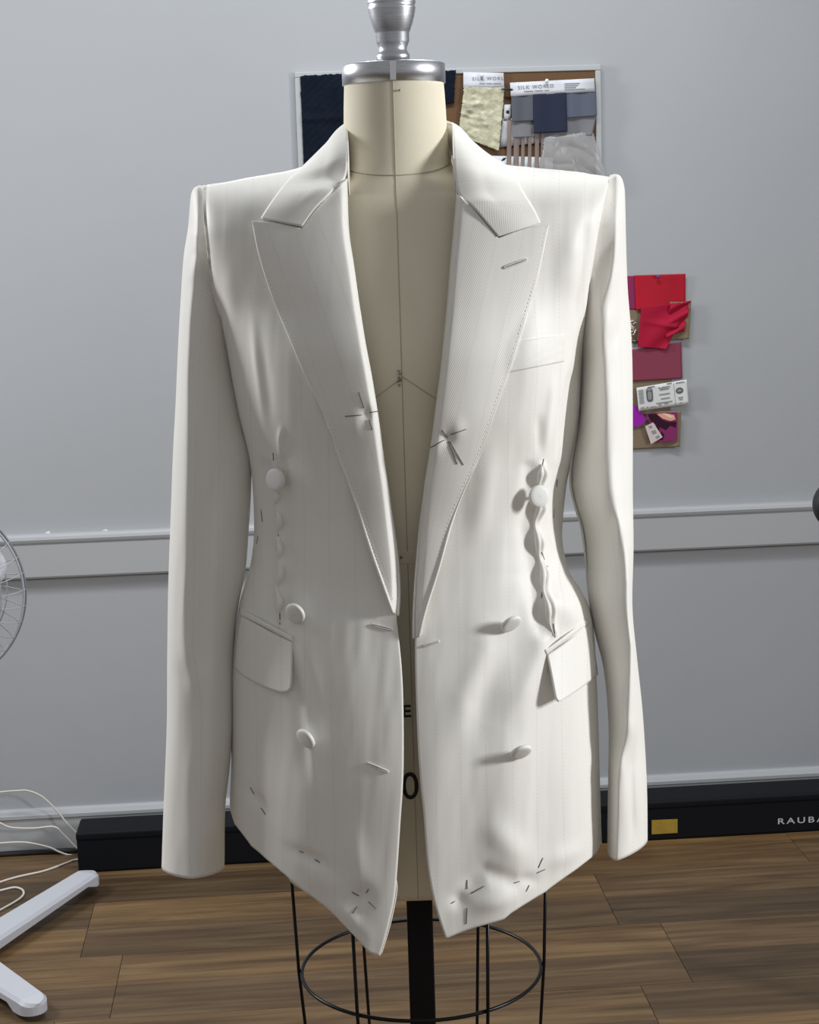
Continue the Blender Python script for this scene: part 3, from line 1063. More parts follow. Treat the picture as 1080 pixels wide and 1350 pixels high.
stL = [st('l', (398, 299), (344, 287)), st('l', (417, 273), (354, 271)), st('l', (437, 252.5), (366, 254)), st('l', (455, 234), (379, 238)),
       st('l', (458.5, 208), (390, 228), -.066), st('l', (458.5, 182), (397, 222), -.040, -.020), st('l', (457, 163), (400, 218), -.005, .012)]
stR = [st('r', (657, 312), (713, 293)), st('r', (640, 292), (707, 280)), st('r', (622, 271), (699, 266)), st('r', (604, 254), (689, 250)),
       st('r', (599, 222), (679, 232), -.070), st('r', (597.5, 190), (668, 218), -.042, -.020), st('r', (597, 164), (648, 207), -.005, .012)]
inn = [s[0] for s in stL]; out = [s[1] for s in stL]
iL, oL, iR, oR = stL[-1][0], stL[-1][1], stR[-1][0], stR[-1][1]
for a in np.linspace(0, math.pi, 13)[1:-1]:
    c, s_ = math.cos(a), math.sin(a)
    inn.append((iL + iR) / 2 + (iL - iR) / 2 * c + np.array([0, .068 * s_, .012 * s_]))
    out.append((oL + oR) / 2 + (oL - oR) / 2 * c + np.array([0, .085 * s_, -.004 * s_]))
inn += [s[0] for s in stR[::-1]]; out += [s[1] for s in stR[::-1]]
inn, out = catmull(inn, 8), catmull(out, 8)
ns = 24
CV = np.zeros((len(inn), ns, 3))
for i in range(len(inn)):
    s = np.linspace(0, 1, ns)[:, None]
    CV[i] = inn[i] * (1 - s) + out[i] * s
    w = min(1.0, min(i, len(inn) - 1 - i) / 30.0)
    ch = out[i] - inn[i]
    # rolled crease: rises a little beside the crease, then falls
    lift = .0025 * np.sin(np.clip(s * 2.2, 0, 1) * math.pi) * w
    CV[i, :, 2] += lift[:, 0]
    CV[i, :, 1] -= (.003 * np.sin(s[:, 0] * math.pi) * (1 - w) + .006 * w * np.sin(s[:, 0] * math.pi))
alen = np.r_[0, np.cumsum(np.linalg.norm(np.diff(out, axis=0), axis=1))]
uvc = np.stack(np.broadcast_arrays(alen[:, None], np.linspace(0, .07, ns)[None]), -1)
n_ = np.cross(CV[5, 5] - CV[4, 5], CV[4, 6] - CV[4, 5])
grid('collar', CV, M_suit, blazer, uvc, flip=not orient_grid(CV[:30], (0, -1, 0)) if False else orient_grid(CV[:40], (0, -1, 0)), solid=.0026, soff=-1)
# stand of the collar, inside the crease
k0, k1 = 30, len(inn) - 30
SV = np.stack([inn[k0:k1], inn[k0:k1] + np.array([0, 0, -.012]), inn[k0:k1] + np.array([0, .002, -.034])])
uvs = np.stack(np.broadcast_arrays(alen[None, k0:k1], np.linspace(0, .03, 3)[:, None]), -1)
grid('collar_stand', SV, M_suit, blazer, uvs, solid=.0015)

# ---- sleeves
def sleeve(outer, inner, ridge_line, yc, df, db, sag, det, ang):
    o_, i_ = catmull(outer), catmull(inner)
    nt, nf = 240, 40
    tt = np.linspace(0, 1, nt) ** 1.15
    A, B = resample(o_, tt), resample(i_, tt)
    rl = table([(y, x) for x, y in ridge_line])
    V = np.zeros((nt, 2 * nf, 3)); UV = np.zeros((nt, 2 * nf, 2))
    yct, dft, dbt = table(yc), table(df), table(db)
    for j in range(nt):
        a, b = A[j], B[j]
        yy = (a[1] + b[1]) / 2
        q = (1 - np.cos(np.linspace(0, math.pi, nf + 1))) / 2     # 0 outer .. 1 inner
        x = a[0] + (b[0] - a[0]) * q; y = a[1] + (b[1] - a[1]) * q
        xm = np.clip(rl(yy), min(a[0], b[0]) + .12 * abs(b[0] - a[0]), max(a[0], b[0]) - .12 * abs(b[0] - a[0]))
        w = np.where((x - xm) * (a[0] - b[0]) > 0, (x - xm) / (a[0] - xm + 1e-9), (x - xm) / (b[0] - xm + 1e-9))
        prof = np.sqrt(np.clip(1 - np.abs(np.clip(w, -1, 1)) ** 1.5, 0, 1)) ** 1.1
        onin = (x - xm) * (a[0] - b[0]) < 0
        fl_ = float(fwd(xl(yy) if a[0] < 500 else xr(yy), yy)) / (float(dft(yy)) * math.sqrt(min(1.0, (tt[j] * 900) / 70.0)) + .004)
        fl_ = min(fl_, 1.25)
        prof = np.where(onin, prof + (1 - prof) * fl_, prof)
        cap = math.sqrt(min(1.0, (tt[j] * 900) / 70.0))
        yf = yct(yy) - dft(yy) * prof * cap - (det(x, y) + 1.0 * limp(x, y, 11)) * np.sin(q * math.pi) ** .5
        sg = sag * sstep(.55, 1.0, np.array(tt[j]))
        Vf = P(x, y + sg * prof, yf)
        q2 = q[::-1][1:-1]
        x2 = a[0] + (b[0] - a[0]) * q2; y2 = a[1] + (b[1] - a[1]) * q2
        yb = yct(yy) + dbt(yy) * np.sin(q2 * math.pi) ** .75 * cap
        Vb = P(x2, y2 - sg * np.sin(q2 * math.pi), yb)
        V[j] = np.vstack([Vf, Vb])
        seg = np.linalg.norm(np.diff(np.vstack([Vf, Vb]), axis=0), axis=1)
        UV[j, :, 0] = np.r_[0, np.cumsum(seg)] + .01
        UV[j, :, 1] = -yy / 1270
    F = grid_faces(nt, 2 * nf, wrap=True, flip=ang)
    F.append(tuple(range(2 * nf)) if not ang else tuple(range(2 * nf))[::-1])
    o = build('sleeve', V, F, M_suit, blazer, True, UV)
    m = o.modifiers.new('thickness', 'SOLIDIFY'); m.thickness = .0018; m.offset = -1
    return o


OL_ = [(264, 244), (256, 248), (251.5, 260), (248, 300), (242, 340), (238, 400), (235, 453), (231.5, 533), (228, 600), (225, 683), (222, 767), (220.5, 867), (220, 950), (217, 1033), (215, 1083), (213, 1144)]
IL_ = [(268, 244), (274, 252), (280, 300), (288, 373), (297, 413), (304, 460), (312, 510), (322, 560), (331, 600), (331, 650), (328, 700), (324, 750), (316, 790), (310, 833), (308, 883), (307, 960), (302, 1020), (297, 1067), (296, 1143)]
RL_ = [(262, 244), (262, 300), (260, 340), (252, 433), (249, 533), (249, 683), (245, 800), (250, 860), (257, 893), (255, 967), (252, 1117), (252, 1160)]


def det_l(x, y):
    h = ridge(x, y, [(255, 300), (262, 335), (250, 380)], 7, .004, .4) + ridge(x, y, [(236, 820), (250, 875), (262, 930)], 9, .004, .4)
    h += -ridge(x, y, [(240, 700), (236, 770), (232, 850)], 7, .004, .4)
    h += .002 * np.sin(x * .09 + y * .008) * sstep(400, 700, y)
    h -= bump(x, y, 266, 320, 10, 22, .003)
    h += ridge(x, y, [(290, 640), (285, 760), (280, 900), (276, 1100)], 9, .003, .3)
    return h


sleeve(OL_, IL_, RL_, [(244, YAX), (500, YAX + .02), (800, YAX), (1150, YAX - .02)], [(244, .035), (300, .048), (500, .056), (800, .052), (1150, .045)],
       [(244, .03), (300, .055), (500, .06), (800, .05), (1150, .04)], 15, det_l, True)
OR_ = [(809, 229), (818, 232), (823, 245), (824.5, 267), (826, 333), (828, 383), (832, 433), (834, 483), (834.5, 567), (834.5, 650), (835.5, 720), (834, 800), (840, 867), (847, 933), (851.5, 1000), (853.5, 1050), (854, 1108)]
IR_ = [(805, 230), (797, 245), (786, 290), (778, 340), (770, 383), (765, 433), (763, 490), (760, 560), (752, 610), (751, 640), (757, 668), (766, 700), (772, 750), (776, 790), (784, 833), (796, 883), (802, 950), (802, 1017), (801, 1083), (801, 1122)]
RR_ = [(812, 229), (812, 290), (806, 360), (793, 417), (798, 467), (802, 600), (809, 667), (820, 703), (829, 800), (832, 853), (826, 960), (816, 1003), (815, 1060), (813, 1130)]


def det_r(x, y):
    h = bump(x, y, 800, 425, 10, 22, .004, .3) - bump(x, y, 812, 440, 8, 30, .004, .3)
    h += ridge(x, y, [(820, 290), (812, 350), (797, 410)], 6, .004, .4)
    h += bump(x, y, 816, 700, 8, 14, .004) - bump(x, y, 826, 690, 6, 25, .003)
    h += bump(x, y, 834, 950, 9, 14, .004) + bump(x, y, 820, 1000, 6, 16, .003)
    h -= ridge(x, y, [(838, 960), (832, 1010), (834, 1060), (836, 1110)], 5, .004, .3)
    h += .0015 * np.sin(y * .05)
    return h


sleeve(OR_, IR_, RR_, [(229, YAX), (500, YAX + .025), (800, YAX + .005), (1130, YAX - .01)], [(229, .035), (300, .048), (500, .056), (800, .056), (1130, .052)],
       [(229, .03), (300, .055), (500, .06), (800, .055), (1130, .05)], 16, det_r, False)

# armhole seams: a fine rolled ridge of cloth
for pts, sgn in (([(268, 247), (272, 300), (280, 373), (290, 413), (299, 460), (306, 500)], -1), ([(803, 233), (791, 290), (783, 340), (776, 383), (771, 433), (768, 490)], 1)):
    pass

# ---- pocket flaps with their welts, breast pocket
def patch(name, corners, off, mat_, nu=24, nv=14, solid=.0022, bulge=0.0, sag=0.0, parent=None, uvscale=1270, edges=None, lift=None):
    """a piece of cloth lying on the front; corners tl, tr, br, bl (or boundary curves)"""
    if edges is None:
        tl, tr, br, bl = [np.array(c, float) for c in corners]
        top, right, bottom, left = [tl, tr], [tr, br], [bl, br], [tl, bl]
    else:
        top, right, bottom, left = edges
    G = coons(np.array(left, float), np.array(right, float), np.array(top, float), np.array(bottom, float), nu, nv)
    px, py = G[..., 0], G[..., 1]
    s = np.linspace(0, 1, nu)[None]; t = np.linspace(0, 1, nv)[:, None]
    o = off + bulge * np.sin(s * math.pi) * np.sin(t * math.pi)
    if lift is not None: o = o + lift(s, t)
    Y = near_smooth(px, py) - detail(px, py) * .6 * 0 - o
    base = depth(px, py)
    Y = np.minimum(Y, base - .0012)
    V = P(px, py, Y)
    uv = np.stack([px / uvscale, -py / uvscale], -1)
    return grid(name, V, mat_, parent or blazer, uv, flip=orient_grid(V, (0, -1, 0)), solid=solid, soff=-1), G, Y


# left flap
fl, _, _ = patch('pocket_flap', None, .0035, M_suit, edges=(
    catmull([(317, 812), (340, 824), (362, 836), (385, 847)]), catmull([(385, 847), (384.5, 870), (383.5, 895), (382, 907)]),
    np.vstack([catmull([(308, 880), (322, 892), (342, 903), (360, 910), (370, 913)]), catmull([(370, 913), (378, 912), (382, 907)])[1:]]),
    catmull([(317, 812), (312, 840), (308, 880)])), nu=40, nv=24, lift=lambda s, t: .006 * t * s)
patch('pocket_welt', [(315, 801), (386, 839), (386, 846), (316, 810)], .0038, M_suit, nu=30, nv=8, bulge=.002, parent=fl)
# right flap, its corner standing away from the cloth
fr, _, _ = patch('pocket_flap', None, .0045, M_suit, edges=(
    catmull([(722, 863), (742, 850), (760, 837), (777, 824)]), catmull([(777, 824), (783, 850), (789, 889)]),
    np.vstack([catmull([(737, 924), (742, 923), (765, 908), (789, 889)])]),
    np.vstack([catmull([(722, 863), (727, 885), (731, 905), (734, 920)]), [(737, 924)]])), nu=40, nv=24, lift=lambda s, t: .014 * t * (1 - s) + .004 * t)
patch('pocket_welt', [(719, 857), (775, 815), (777, 822), (721, 863)], .0042, M_suit, nu=30, nv=8, bulge=.0022, parent=fr)
patch('breast_pocket_welt', [(664, 452), (746, 441), (744, 477), (652, 495)], .0022, M_suit, nu=30, nv=16, solid=.0018)


# ---- pinched folds held by the pins along the waist darts
def pinched_fold(path, amp, r0, r1, n, lean):
    p = resample(catmull(path, 10), 120)
    t = np.linspace(0, 1, 120)
    w = np.sin(t * 2 * math.pi * n)
    px = p[:, 0] + amp * np.sin(t * 2 * math.pi * n + .8) + lean
    Y = depth(px, p[:, 1])
    Y = np.convolve(np.pad(Y, 3, 'edge'), np.ones(7) / 7, 'valid')
    env = sstep(0, .06, t) * sstep(0, .10, 1 - t)
    rad = (r0 + (r1 - r0) * (.5 + .5 * w)) * (.25 + .75 * env)
    pts = P(px, p[:, 1], Y - rad * .55)
    o = tube('pinched_fold', pts, rad, M_suit, blazer, 14)
    me = o.data
    lay = me.uv_layers.new(name='UVMap')
    li = np.zeros(len(me.loops), dtype=np.int32); me.loops.foreach_get('vertex_index', li)
    ang = (li % 14) / 14 * .02
    lay.data.foreach_set('uv', np.stack([ang, -(li // 14) * .0016], -1).ravel())


pinched_fold([(363, 645), (367, 687), (367, 717), (370, 743), (366, 777), (368, 800), (369, 822)], 1.6, .0016, .0036, 5, 0)
pinched_fold([(714, 612), (712.5, 640), (711, 670), (707, 697), (713, 733), (717, 765), (720, 787), (725, 813), (731, 838)], 1.4, .0016, .0034, 5, -1)


# ---- covered buttons
def button(px, py, n, r=.0116, stand=.010):
    n = np.array(n, float); n /= np.linalg.norm(n)
    base = P(px, py, float(depth(np.array(float(px)), np.array(float(py)))))
    c = P(px, py, float(depth(np.array(float(px)), np.array(float(py)))) - stand)
    prof = [(.0005, -.0030), (r * .85, -.0029), (r * .97, -.0020), (r, -.0008), (r * .995, .0006), (r * .96, .0015), (r * .90, .0020), (r * .6, .0024), (r * .28, .0026), (.0004, .0027)]
    b = lathe('button', prof, c, M_button, blazer, 40, axis=n, cap=False)
    tube('shank', [base + np.array([0, .002, 0]), c - n * .003], .0017, M_pick, b, 8)


button(363, 632, (-.55, -.82, .05))
button(389, 809, (-.50, -.80, -.30))
button(403, 974, (-.62, -.62, -.38), stand=.009)
button(711, 654, (.42, -.90, .08), stand=.015)
button(674, 823, (.42, -.60, -.62), stand=.012)
button(687, 992, (.30, -.64, -.66), stand=.012)


# ---- buttonholes
def dep(x, y, side=None):
    if side: return lapel_depth(side, x, y)
    return float(depth(np.array(float(x)), np.array(float(y))))


def buttonhole(a, b, side=None, slit=M_slit, w=2.2):
    a, b = np.array(a, float), np.array(b, float)
    d = (b - a) / np.linalg.norm(b - a); nn = np.array([-d[1], d[0]])
    loop = []
    for k in range(28):
        an = 2 * math.pi * k / 28
        c = a + (b - a) * (.5 - .5 * math.cos(an)); loop.append(c + nn * w * math.copysign(abs(math.sin(an)) ** .45, math.sin(an)))
    loop = np.array(loop)
    p3 = [P(x, y, dep(x, y, side) - .0009) for x, y in loop]
    rim = tube('buttonhole', p3, .0008, M_suit_plain, blazer, 6, closed=True)
    line = [a + (b - a) * t for t in np.linspace(.06, .96, 10)]
    tube('slit', [P(x, y, dep(x, y, side) - .0011) for x, y in line], .0006, slit, rim, 5)


M_suit_plain = mat('ivory_silk_twist', (.76, .755, .72), .5)
buttonhole((490, 823.5), (518, 830), w=1.25)
buttonhole((484, 1006), (512, 1018), w=1.25)
buttonhole((558, 852), (579, 845.5), w=1.1)
buttonhole((665, 353), (695, 342), 'r', w=1.7)
buttonhole((558, 1030), (558.6, 1030.6), w=.2) if False else None


# ---- hand stitches left in the cloth
def stitch(a, b, side=None, r=.00050, name='basting_thread', m=None):
    pts = []
    for t in np.linspace(0, 1, 5):
        x, y = a[0] + (b[0] - a[0]) * t, a[1] + (b[1] - a[1]) * t
        pts.append(P(x, y, dep(x, y, side) - .0004 - .0002 * math.sin(t * math.pi)))
    tube(name, pts, r, m or M_thread, blazer, 5)


for s in [((455, 549), (477, 547)), ((487, 544), (502, 541.5)), ((473, 517), (480, 538)), ((487, 553), (491, 567))]: stitch(*s, side='l')
for s in [((583, 567), (590, 577)), ((568, 590), (586, 580)), ((594, 573), (615, 566)), ((591, 582), (603, 612)), ((593, 582), (611, 613))]: stitch(*s, side='r')
for s in [((330, 1038), (335, 1047)), ((344, 1065), (350, 1074)), ((395, 1122), (400, 1124)), ((415, 1133), (422, 1137)),
          ((464, 1176), (473, 1181)), ((483, 1177), (486, 1172)), ((486, 1189), (496, 1198)), ((471, 1195), (465, 1204)),
          ((616, 1160), (616, 1172)), ((621, 1178), (639, 1168)), ((595, 1191), (600, 1188)), ((616, 1197), (615, 1218)),
          ((678, 1164), (685, 1162)), ((694, 1175), (698, 1167)), ((710, 1144), (716, 1131)), ((708, 1151), (719, 1146)),
          ((360, 597), (360.5, 607)), ((367, 704), (364.5, 724)), ((369, 808), (369, 823)),
          ((717, 605), (714, 621)), ((722, 746), (719, 768)), ((716, 772), (714, 788)), ((730, 822), (732, 840)), ((714.5, 728), (718, 738)),
          ((344, 672), (346, 688)), ((340, 707), (338.5, 717)),
          ((735, 632), (734, 642)), ((731, 672), (730, 683))]:
    stitch(*s)
# pick stitching along the lapel and collar edges: too fine to pick apart
parts = []
for side, out in (('l', OUT_L), ('r', OUT_R)):
    o2 = resample(catmull(out), 110)
    cen = np.array([470, 500]) if side == 'l' else np.array([600, 500])
    for i in range(2, 106):
        a, b = o2[i], o2[i + 1]
        d = (b - a) / np.linalg.norm(b - a); nn = np.array([-d[1], d[0]])
        if (cen - a) @ nn < 0: nn = -nn
        p, q = a + nn * 4.0 + d * .6, a + nn * 4.0 + d * 2.8
        parts.append(tube_mesh([P(x, y, lapel_depth(side, x, y) + .0001) for x, y in (p, (p + q) / 2, q)], .00036, 4))
V, F = join_meshes(parts)
tag(build('pick_stitching', V, F, M_pick, blazer), kind='stuff')
# facing turned up at the front corners of the hem
for (p0, p1, p2, p3) in (((521, 1180), (524, 1160), (505, 1252), (500, 1262)),):
    a = catmull([(522, 1158), (523.5, 1172), (520, 1195), (513, 1225), (503, 1258)], 8)
    b = catmull([(522, 1158), (517, 1185), (510, 1210), (502, 1235), (494, 1260)], 8)
    rows = [P(a[:, 0] * (1 - k) + b[:, 0] * k, a[:, 1] * (1 - k) + b[:, 1] * k,
              YAX - fwd(a[:, 0], a[:, 1]) + .003 + .006 * k) for k in np.linspace(0, 1, 5)]
    Vf = np.array(rows)
    uvf = np.stack(np.broadcast_arrays(np.linspace(0, .02, 5)[:, None], np.linspace(0, .1, len(a))[None]), -1)
    grid('hem_facing', Vf, M_suit, blazer, uvf, flip=orient_grid(Vf, (0, -1, 0)), solid=.0015)

# ------------------------------------------------------------------ pinboard on the back wall
ZU = np.array([0, 0, 1.0])


def wall_poly(pts, off):
    return np.array([PW(x, y, off) for x, y in pts])


def wavy(pts, off, amp, n=7, seed=0):
    """outline with slightly uneven edges"""
    r = np.random.RandomState(seed)
    o = []
    for i in range(len(pts)):
        a, b = np.array(pts[i], float), np.array(pts[(i + 1) % len(pts)], float)
        for k in range(n):
            p = a + (b - a) * k / n
            if k: p = p + r.randn(2) * amp
            o.append(PW(p[0], p[1], off))
    return np.array(o)


TL, TR = PW(388.5, 92.5, .02), PW(793, 86.5, .02)
bw = float((TR - TL) @ WT); bz = float((TL[2] + TR[2]) / 2); bh = .42
ba = float((TL + TR) @ WT / 2 - W0 @ WT)
board = thing('pinboard', wpt(ba, .01, bz - bh), 'brown pinboard with a pale frame on the wall behind the neck', 'pinboard')
box('board_panel', wpt(ba, .006, bz - bh / 2), (bw / 2 - .004, .0055, bh / 2 - .004), M_cork, board, WT, -WN, EZ)
for nm, c, h in (('frame_rail', (0, -.006), (bw / 2, .006)), ('frame_rail', (0, -bh + .006), (bw / 2, .006))):
    box(nm, wpt(ba, .0075, bz + c[1]), (h[0], .0073, h[1]), M_frame, board, WT, -WN, EZ, bevel=.002)
for sx in (-1, 1):
    box('frame_stile', wpt(ba + sx * (bw / 2 - .006), .0075, bz - bh / 2), (.006, .0073, bh / 2 - .012), M_frame, board, WT, -WN, EZ, bevel=.002)


def cloth_patch(name, quad, off, mat_, label=None, cat=None, group=None, parent=None, nu=24, nv=24, relief=None, solid=.0015, ragged=0.0, seed=1):
    """a thin piece of cloth on the board: corners tl, tr, br, bl in view directions"""
    r = np.random.RandomState(seed)
    tl, tr, br, bl = [np.array(c, float) for c in quad]
    s = np.linspace(0, 1, nu)[None, :, None]; t = np.linspace(0, 1, nv)[:, None, None]
    G = (1 - t) * ((1 - s) * tl + s * tr) + t * ((1 - s) * bl + s * br)
    if ragged:
        G[0, :, 1] += r.randn(nu) * ragged; G[-1, :, 1] += r.randn(nu) * ragged
        G[:, 0, 0] += r.randn(nv) * ragged; G[:, -1, 0] += r.randn(nv) * ragged
    o = np.full((nv, nu), off)
    if relief is not None: o = o + relief(s[..., 0], t[..., 0])
    V = np.zeros((nv, nu, 3))
    for j in range(nv):
        for i in range(nu):
            V[j, i] = PW(G[j, i, 0], G[j, i, 1], o[j, i])
    ob = grid(name, V, mat_, parent, None, flip=orient_grid(V, WN), solid=solid, soff=-1)
    if label: tag(ob, label, cat, group)
    return ob


navy = cloth_patch('fabric_swatch', [(396.5, 100), (474, 96), (474, 300), (404, 300)], .019, M_navy, 'large dark navy textured fabric swatch on the left of the pinboard', 'fabric swatch',
                   relief=lambda s, t: .0012 * np.sin(s * 40 + t * 50) * np.sin(t * 70) + .004 * np.exp(-((t - .285) / .02) ** 2), nu=40, nv=70, ragged=.5, seed=3)
cloth_patch('fabric_swatch', [(560, 94), (601, 92.5), (598.5, 136), (560, 142)], .019, M_navy, 'small navy fabric offcut on the pinboard right beside the neck', 'fabric swatch', ragged=.4, seed=4)

# card with crinkled yellow silk
c1 = thing('sample_card', PW(638, 125, .016), 'white sample card with crinkled pale gold silk, left of the two lettered cards', 'sample card', 'silk sample cards on the pinboard')
cloth_patch('header_card', [(611, 95), (664, 96), (665, 117), (611, 116)], .0185, M_card, parent=c1, nu=4, nv=4, solid=.001)
text('lettering', 'SILK WORL', PW(643.5, 103.5, .0195), WT, ZU, .0068, M_ink, c1, 1.35, bold=.004, width=.066)
text('fine_print', 'THE LUXURY SILK', PW(648, 110, .0195), WT, ZU, .0022, M_ink, c1, 1.2, width=.046) if False else None
for k, (a, b) in enumerate(((632, 640), (641.5, 649), (650.5, 661))):
    slab('print_line', wall_poly([(a, 109.4), (b, 109.6), (b, 110.6), (a, 110.4)], .0197), WN, .0003, M_ink, c1)
def silk_relief(s, t):
    r3 = np.random.RandomState(31)
    h = 0 * s * t
    for k in range(30):
        h = h + np.exp(-(((s - r3.rand()) / .09) ** 2 + ((t - r3.rand()) / .045) ** 2)) * r3.choice([-1, 1])
    return .0026 * h
cloth_patch('silk_piece', [(612, 114.5), (665.5, 115.5), (658, 199), (604.5, 178)], .022, M_silk, parent=c1, nu=44, nv=60, relief=silk_relief, ragged=.35, seed=8)

# card with three dark fabrics
c2 = thing('sample_card', PW(728, 118, .016), 'white lettered sample card holding grey, navy and slate cloth strips', 'sample card', 'silk sample cards on the pinboard')
cloth_patch('header_card', [(672.5, 109), (783.5, 103.2), (784.7, 120.7), (673.7, 127)], .026, M_card, parent=c2, nu=6, nv=4, solid=.001)
xd = PW(784, 112, .027) - PW(673, 118, .027); xd /= np.linalg.norm(xd); zd = np.cross(xd, -WN); zd = zd if zd[2] > 0 else -zd
text('lettering', 'SILK WORLD', PW(706.5, 114.2, .0273), xd, zd, .0075, M_ink, c2, 1.35, bold=.004, width=.076)
for a, b in ((691, 703), (705, 716), (718, 724)):
    slab('print_line', wall_poly([(a, 120.0 - (a - 691) * .05), (b, 120.0 - (b - 691) * .05), (b, 120.9 - (b - 691) * .05), (a, 120.9 - (a - 691) * .05)], .0273), WN, .0003, M_ink, c2)
for k, w in enumerate((20, 18, 15, 27)):
    y = 109.9 + k * 2.6
    slab('print_line', wall_poly([(744.5, y), (744.5 + w, y - w * .04), (744.5 + w, y + 1.0 - w * .04), (744.5, y + 1.0)], .0273), WN, .0003, M_ink, c2)
rel = lambda s, t: .003 * t + .0012 * np.sin(s * 9)
cloth_patch('cloth_strip', [(674, 126), (704, 124.5), (703.5, 159), (675, 160.5)], .024, M_grey, parent=c2, relief=rel)
cloth_patch('cloth_strip', [(745.5, 122), (786, 119.5), (787, 152.5), (747, 155.5)], .0235, M_slate, parent=c2, relief=rel)
cloth_patch('cloth_strip', [(703, 124.5), (746.5, 122), (748.5, 173.5), (704, 176)], .0265, M_navy2, parent=c2, relief=rel)
cloth_patch('sheer_strip', [(674, 158), (787, 151), (781, 178), (676, 181)], .0215, M_sheer, parent=c2, relief=lambda s, t: .003 * np.sin(s * 14) * t, nu=40)

# sheer striped piece, white cards, clear bag
wc = cloth_patch('paper_card', [(663, 156), (728, 156), (727, 186.5), (658.5, 194)], .0155, M_card, 'white paper card tucked behind the striped sheer cloth', 'card', nu=4, nv=4, solid=.001)
wc2 = cloth_patch('paper_card', [(664.5, 138), (673.5, 137.5), (673.5, 158), (664, 158)], .0175, M_card, 'narrow white card with a black dot between the lettered cards', 'card', nu=4, nv=4, solid=.001)
lathe('dot', [(.0004, 0), (.0035, .0), (.0035, .0008), (.0004, .0009)], PW(669.5, 147.5, .018), M_dark, wc2, 20, axis=WN)
wc3 = cloth_patch('paper_card', [(636, 205), (729, 207.5), (729, 240), (636, 240)], .0155, M_card, 'white card low on the pinboard above the jacket shoulder', 'card', nu=4, nv=4, solid=.001)
sheer = thing('fabric_swatch', PW(695, 188, .019), 'sheer brown striped fabric swatch hanging below the grey cloth strips', 'fabric swatch')
for x0, x1 in ((669, 675), (678, 685), (688, 692.5), (697, 701.5), (706, 711.5), (714, 719)):
    cloth_patch('stripe_band', [(x0, 158), (x1, 158), (x1 - 1, 225), (x0 - 1, 225)], .0195, M_stripe, parent=sheer, nu=4, nv=12, solid=.0006, relief=lambda s, t: .002 * np.sin(t * 7))


def bag_relief(s, t):
    r_ = np.random.RandomState(12)
    h = np.zeros(np.broadcast(s, t).shape)
    for k in range(5):
        a, b, c, p = r_.randn() * 5, r_.randn() * 5, r_.rand() * 6.3, r_.rand()
        h += .0035 * np.abs(np.sin(a * s + b * t + c + .6 * np.sin(5 * t + k) + .5 * np.sin(4 * s * (k + 1))))
    e = (np.sin(np.clip(s, 0, 1) * math.pi) * np.sin(np.clip(t, 0, 1) * math.pi)) ** .5
    return h * .9 * e


cloth_patch('plastic_bag', [(718, 180), (782, 173), (806, 252), (708, 252)], .021, M_bag, 'crumpled clear plastic bag pinned at the lower right of the pinboard', 'plastic bag',
            nu=70, nv=70, relief=bag_relief, solid=.0004, ragged=.8, seed=5)


def pushpin(px, py, off, m, label, r=.004):
    c = PW(px, py, off)
    o = lathe('push_pin', [(.0004, 0), (.0016, .0), (.0016, .004), (r, .005), (r, .008), (r * .6, .0095), (.0004, .0098)], c, m, None, 16, axis=WN)
    tag(o, label, 'push pin')


pushpin(720.5, 106.8, .0265, M_pinw, 'white push pin at the top of the three-cloth sample card')
pushpin(635, 99.5, .019, M_pinw, 'white push pin in the header of the gold silk card')
pushpin(867, 364.5, .0105, M_pinp, 'violet push pin above the red swatch on the wall')
for (a, b), lab in ((((661, 117.5), (676, 118)), 'black clip holding the gold silk card'), (((661.5, 212), (667, 208)), 'small black clip on the low white card')):
    p0, p1 = PW(a[0], a[1], .026), PW(b[0], b[1], .026)
    tag(tube('binder_clip', [p0, (p0 + p1) / 2 + WN * .002, p1], [.0012, .003, .0012], M_dark, None, 8), lab, 'clip')

# ------------------------------------------------------------------ swatches stuck on the wall at the right
G_ = 'colour swatches on the wall at the right'
flat = lambda s, t: 0 * s + 0 * t
curl = lambda s, t: .010 * s ** 3 + 0 * t
cloth_patch('swatch_card', [(826, 398), (911.5, 398), (908.5, 447), (826, 451)], .004, M_kraft, 'kraft card behind the bunched crimson swatch on the wall', 'swatch card', G_, relief=curl, solid=.001)
cloth_patch('swatch_card', [(826, 499), (886, 497), (884, 546), (826, 548)], .003, M_kraft, 'kraft card behind the printed ticket on the wall', 'swatch card', G_, relief=flat, solid=.001)
cloth_patch('swatch_card', [(826, 543), (898.5, 542), (896.5, 589), (826, 593)], .004, M_kraft, 'lowest kraft card on the wall, under the plum print swatch', 'swatch card', G_, relief=curl, solid=.001)
cloth_patch('fabric_swatch', [(822, 364), (840, 363.5), (842, 408), (822, 408)], .005, M_plum, 'plum fabric strip at the left of the bright red swatch', 'fabric swatch', G_, relief=flat)
cloth_patch('fabric_swatch', [(836.5, 363), (904, 361), (904, 406), (838.5, 409)], .008, M_red, 'flat bright red fabric swatch, topmost on the right wall', 'fabric swatch', G_, relief=lambda s, t: .004 * t * np.sin(s * 5))
red2 = catmull([(845, 408), (878, 404), (900, 402), (910, 397)], 6).tolist() + [(906, 418), (901, 436), (896, 444), (880, 444), (876, 460.5), (858, 459), (841, 457), (842, 430)]
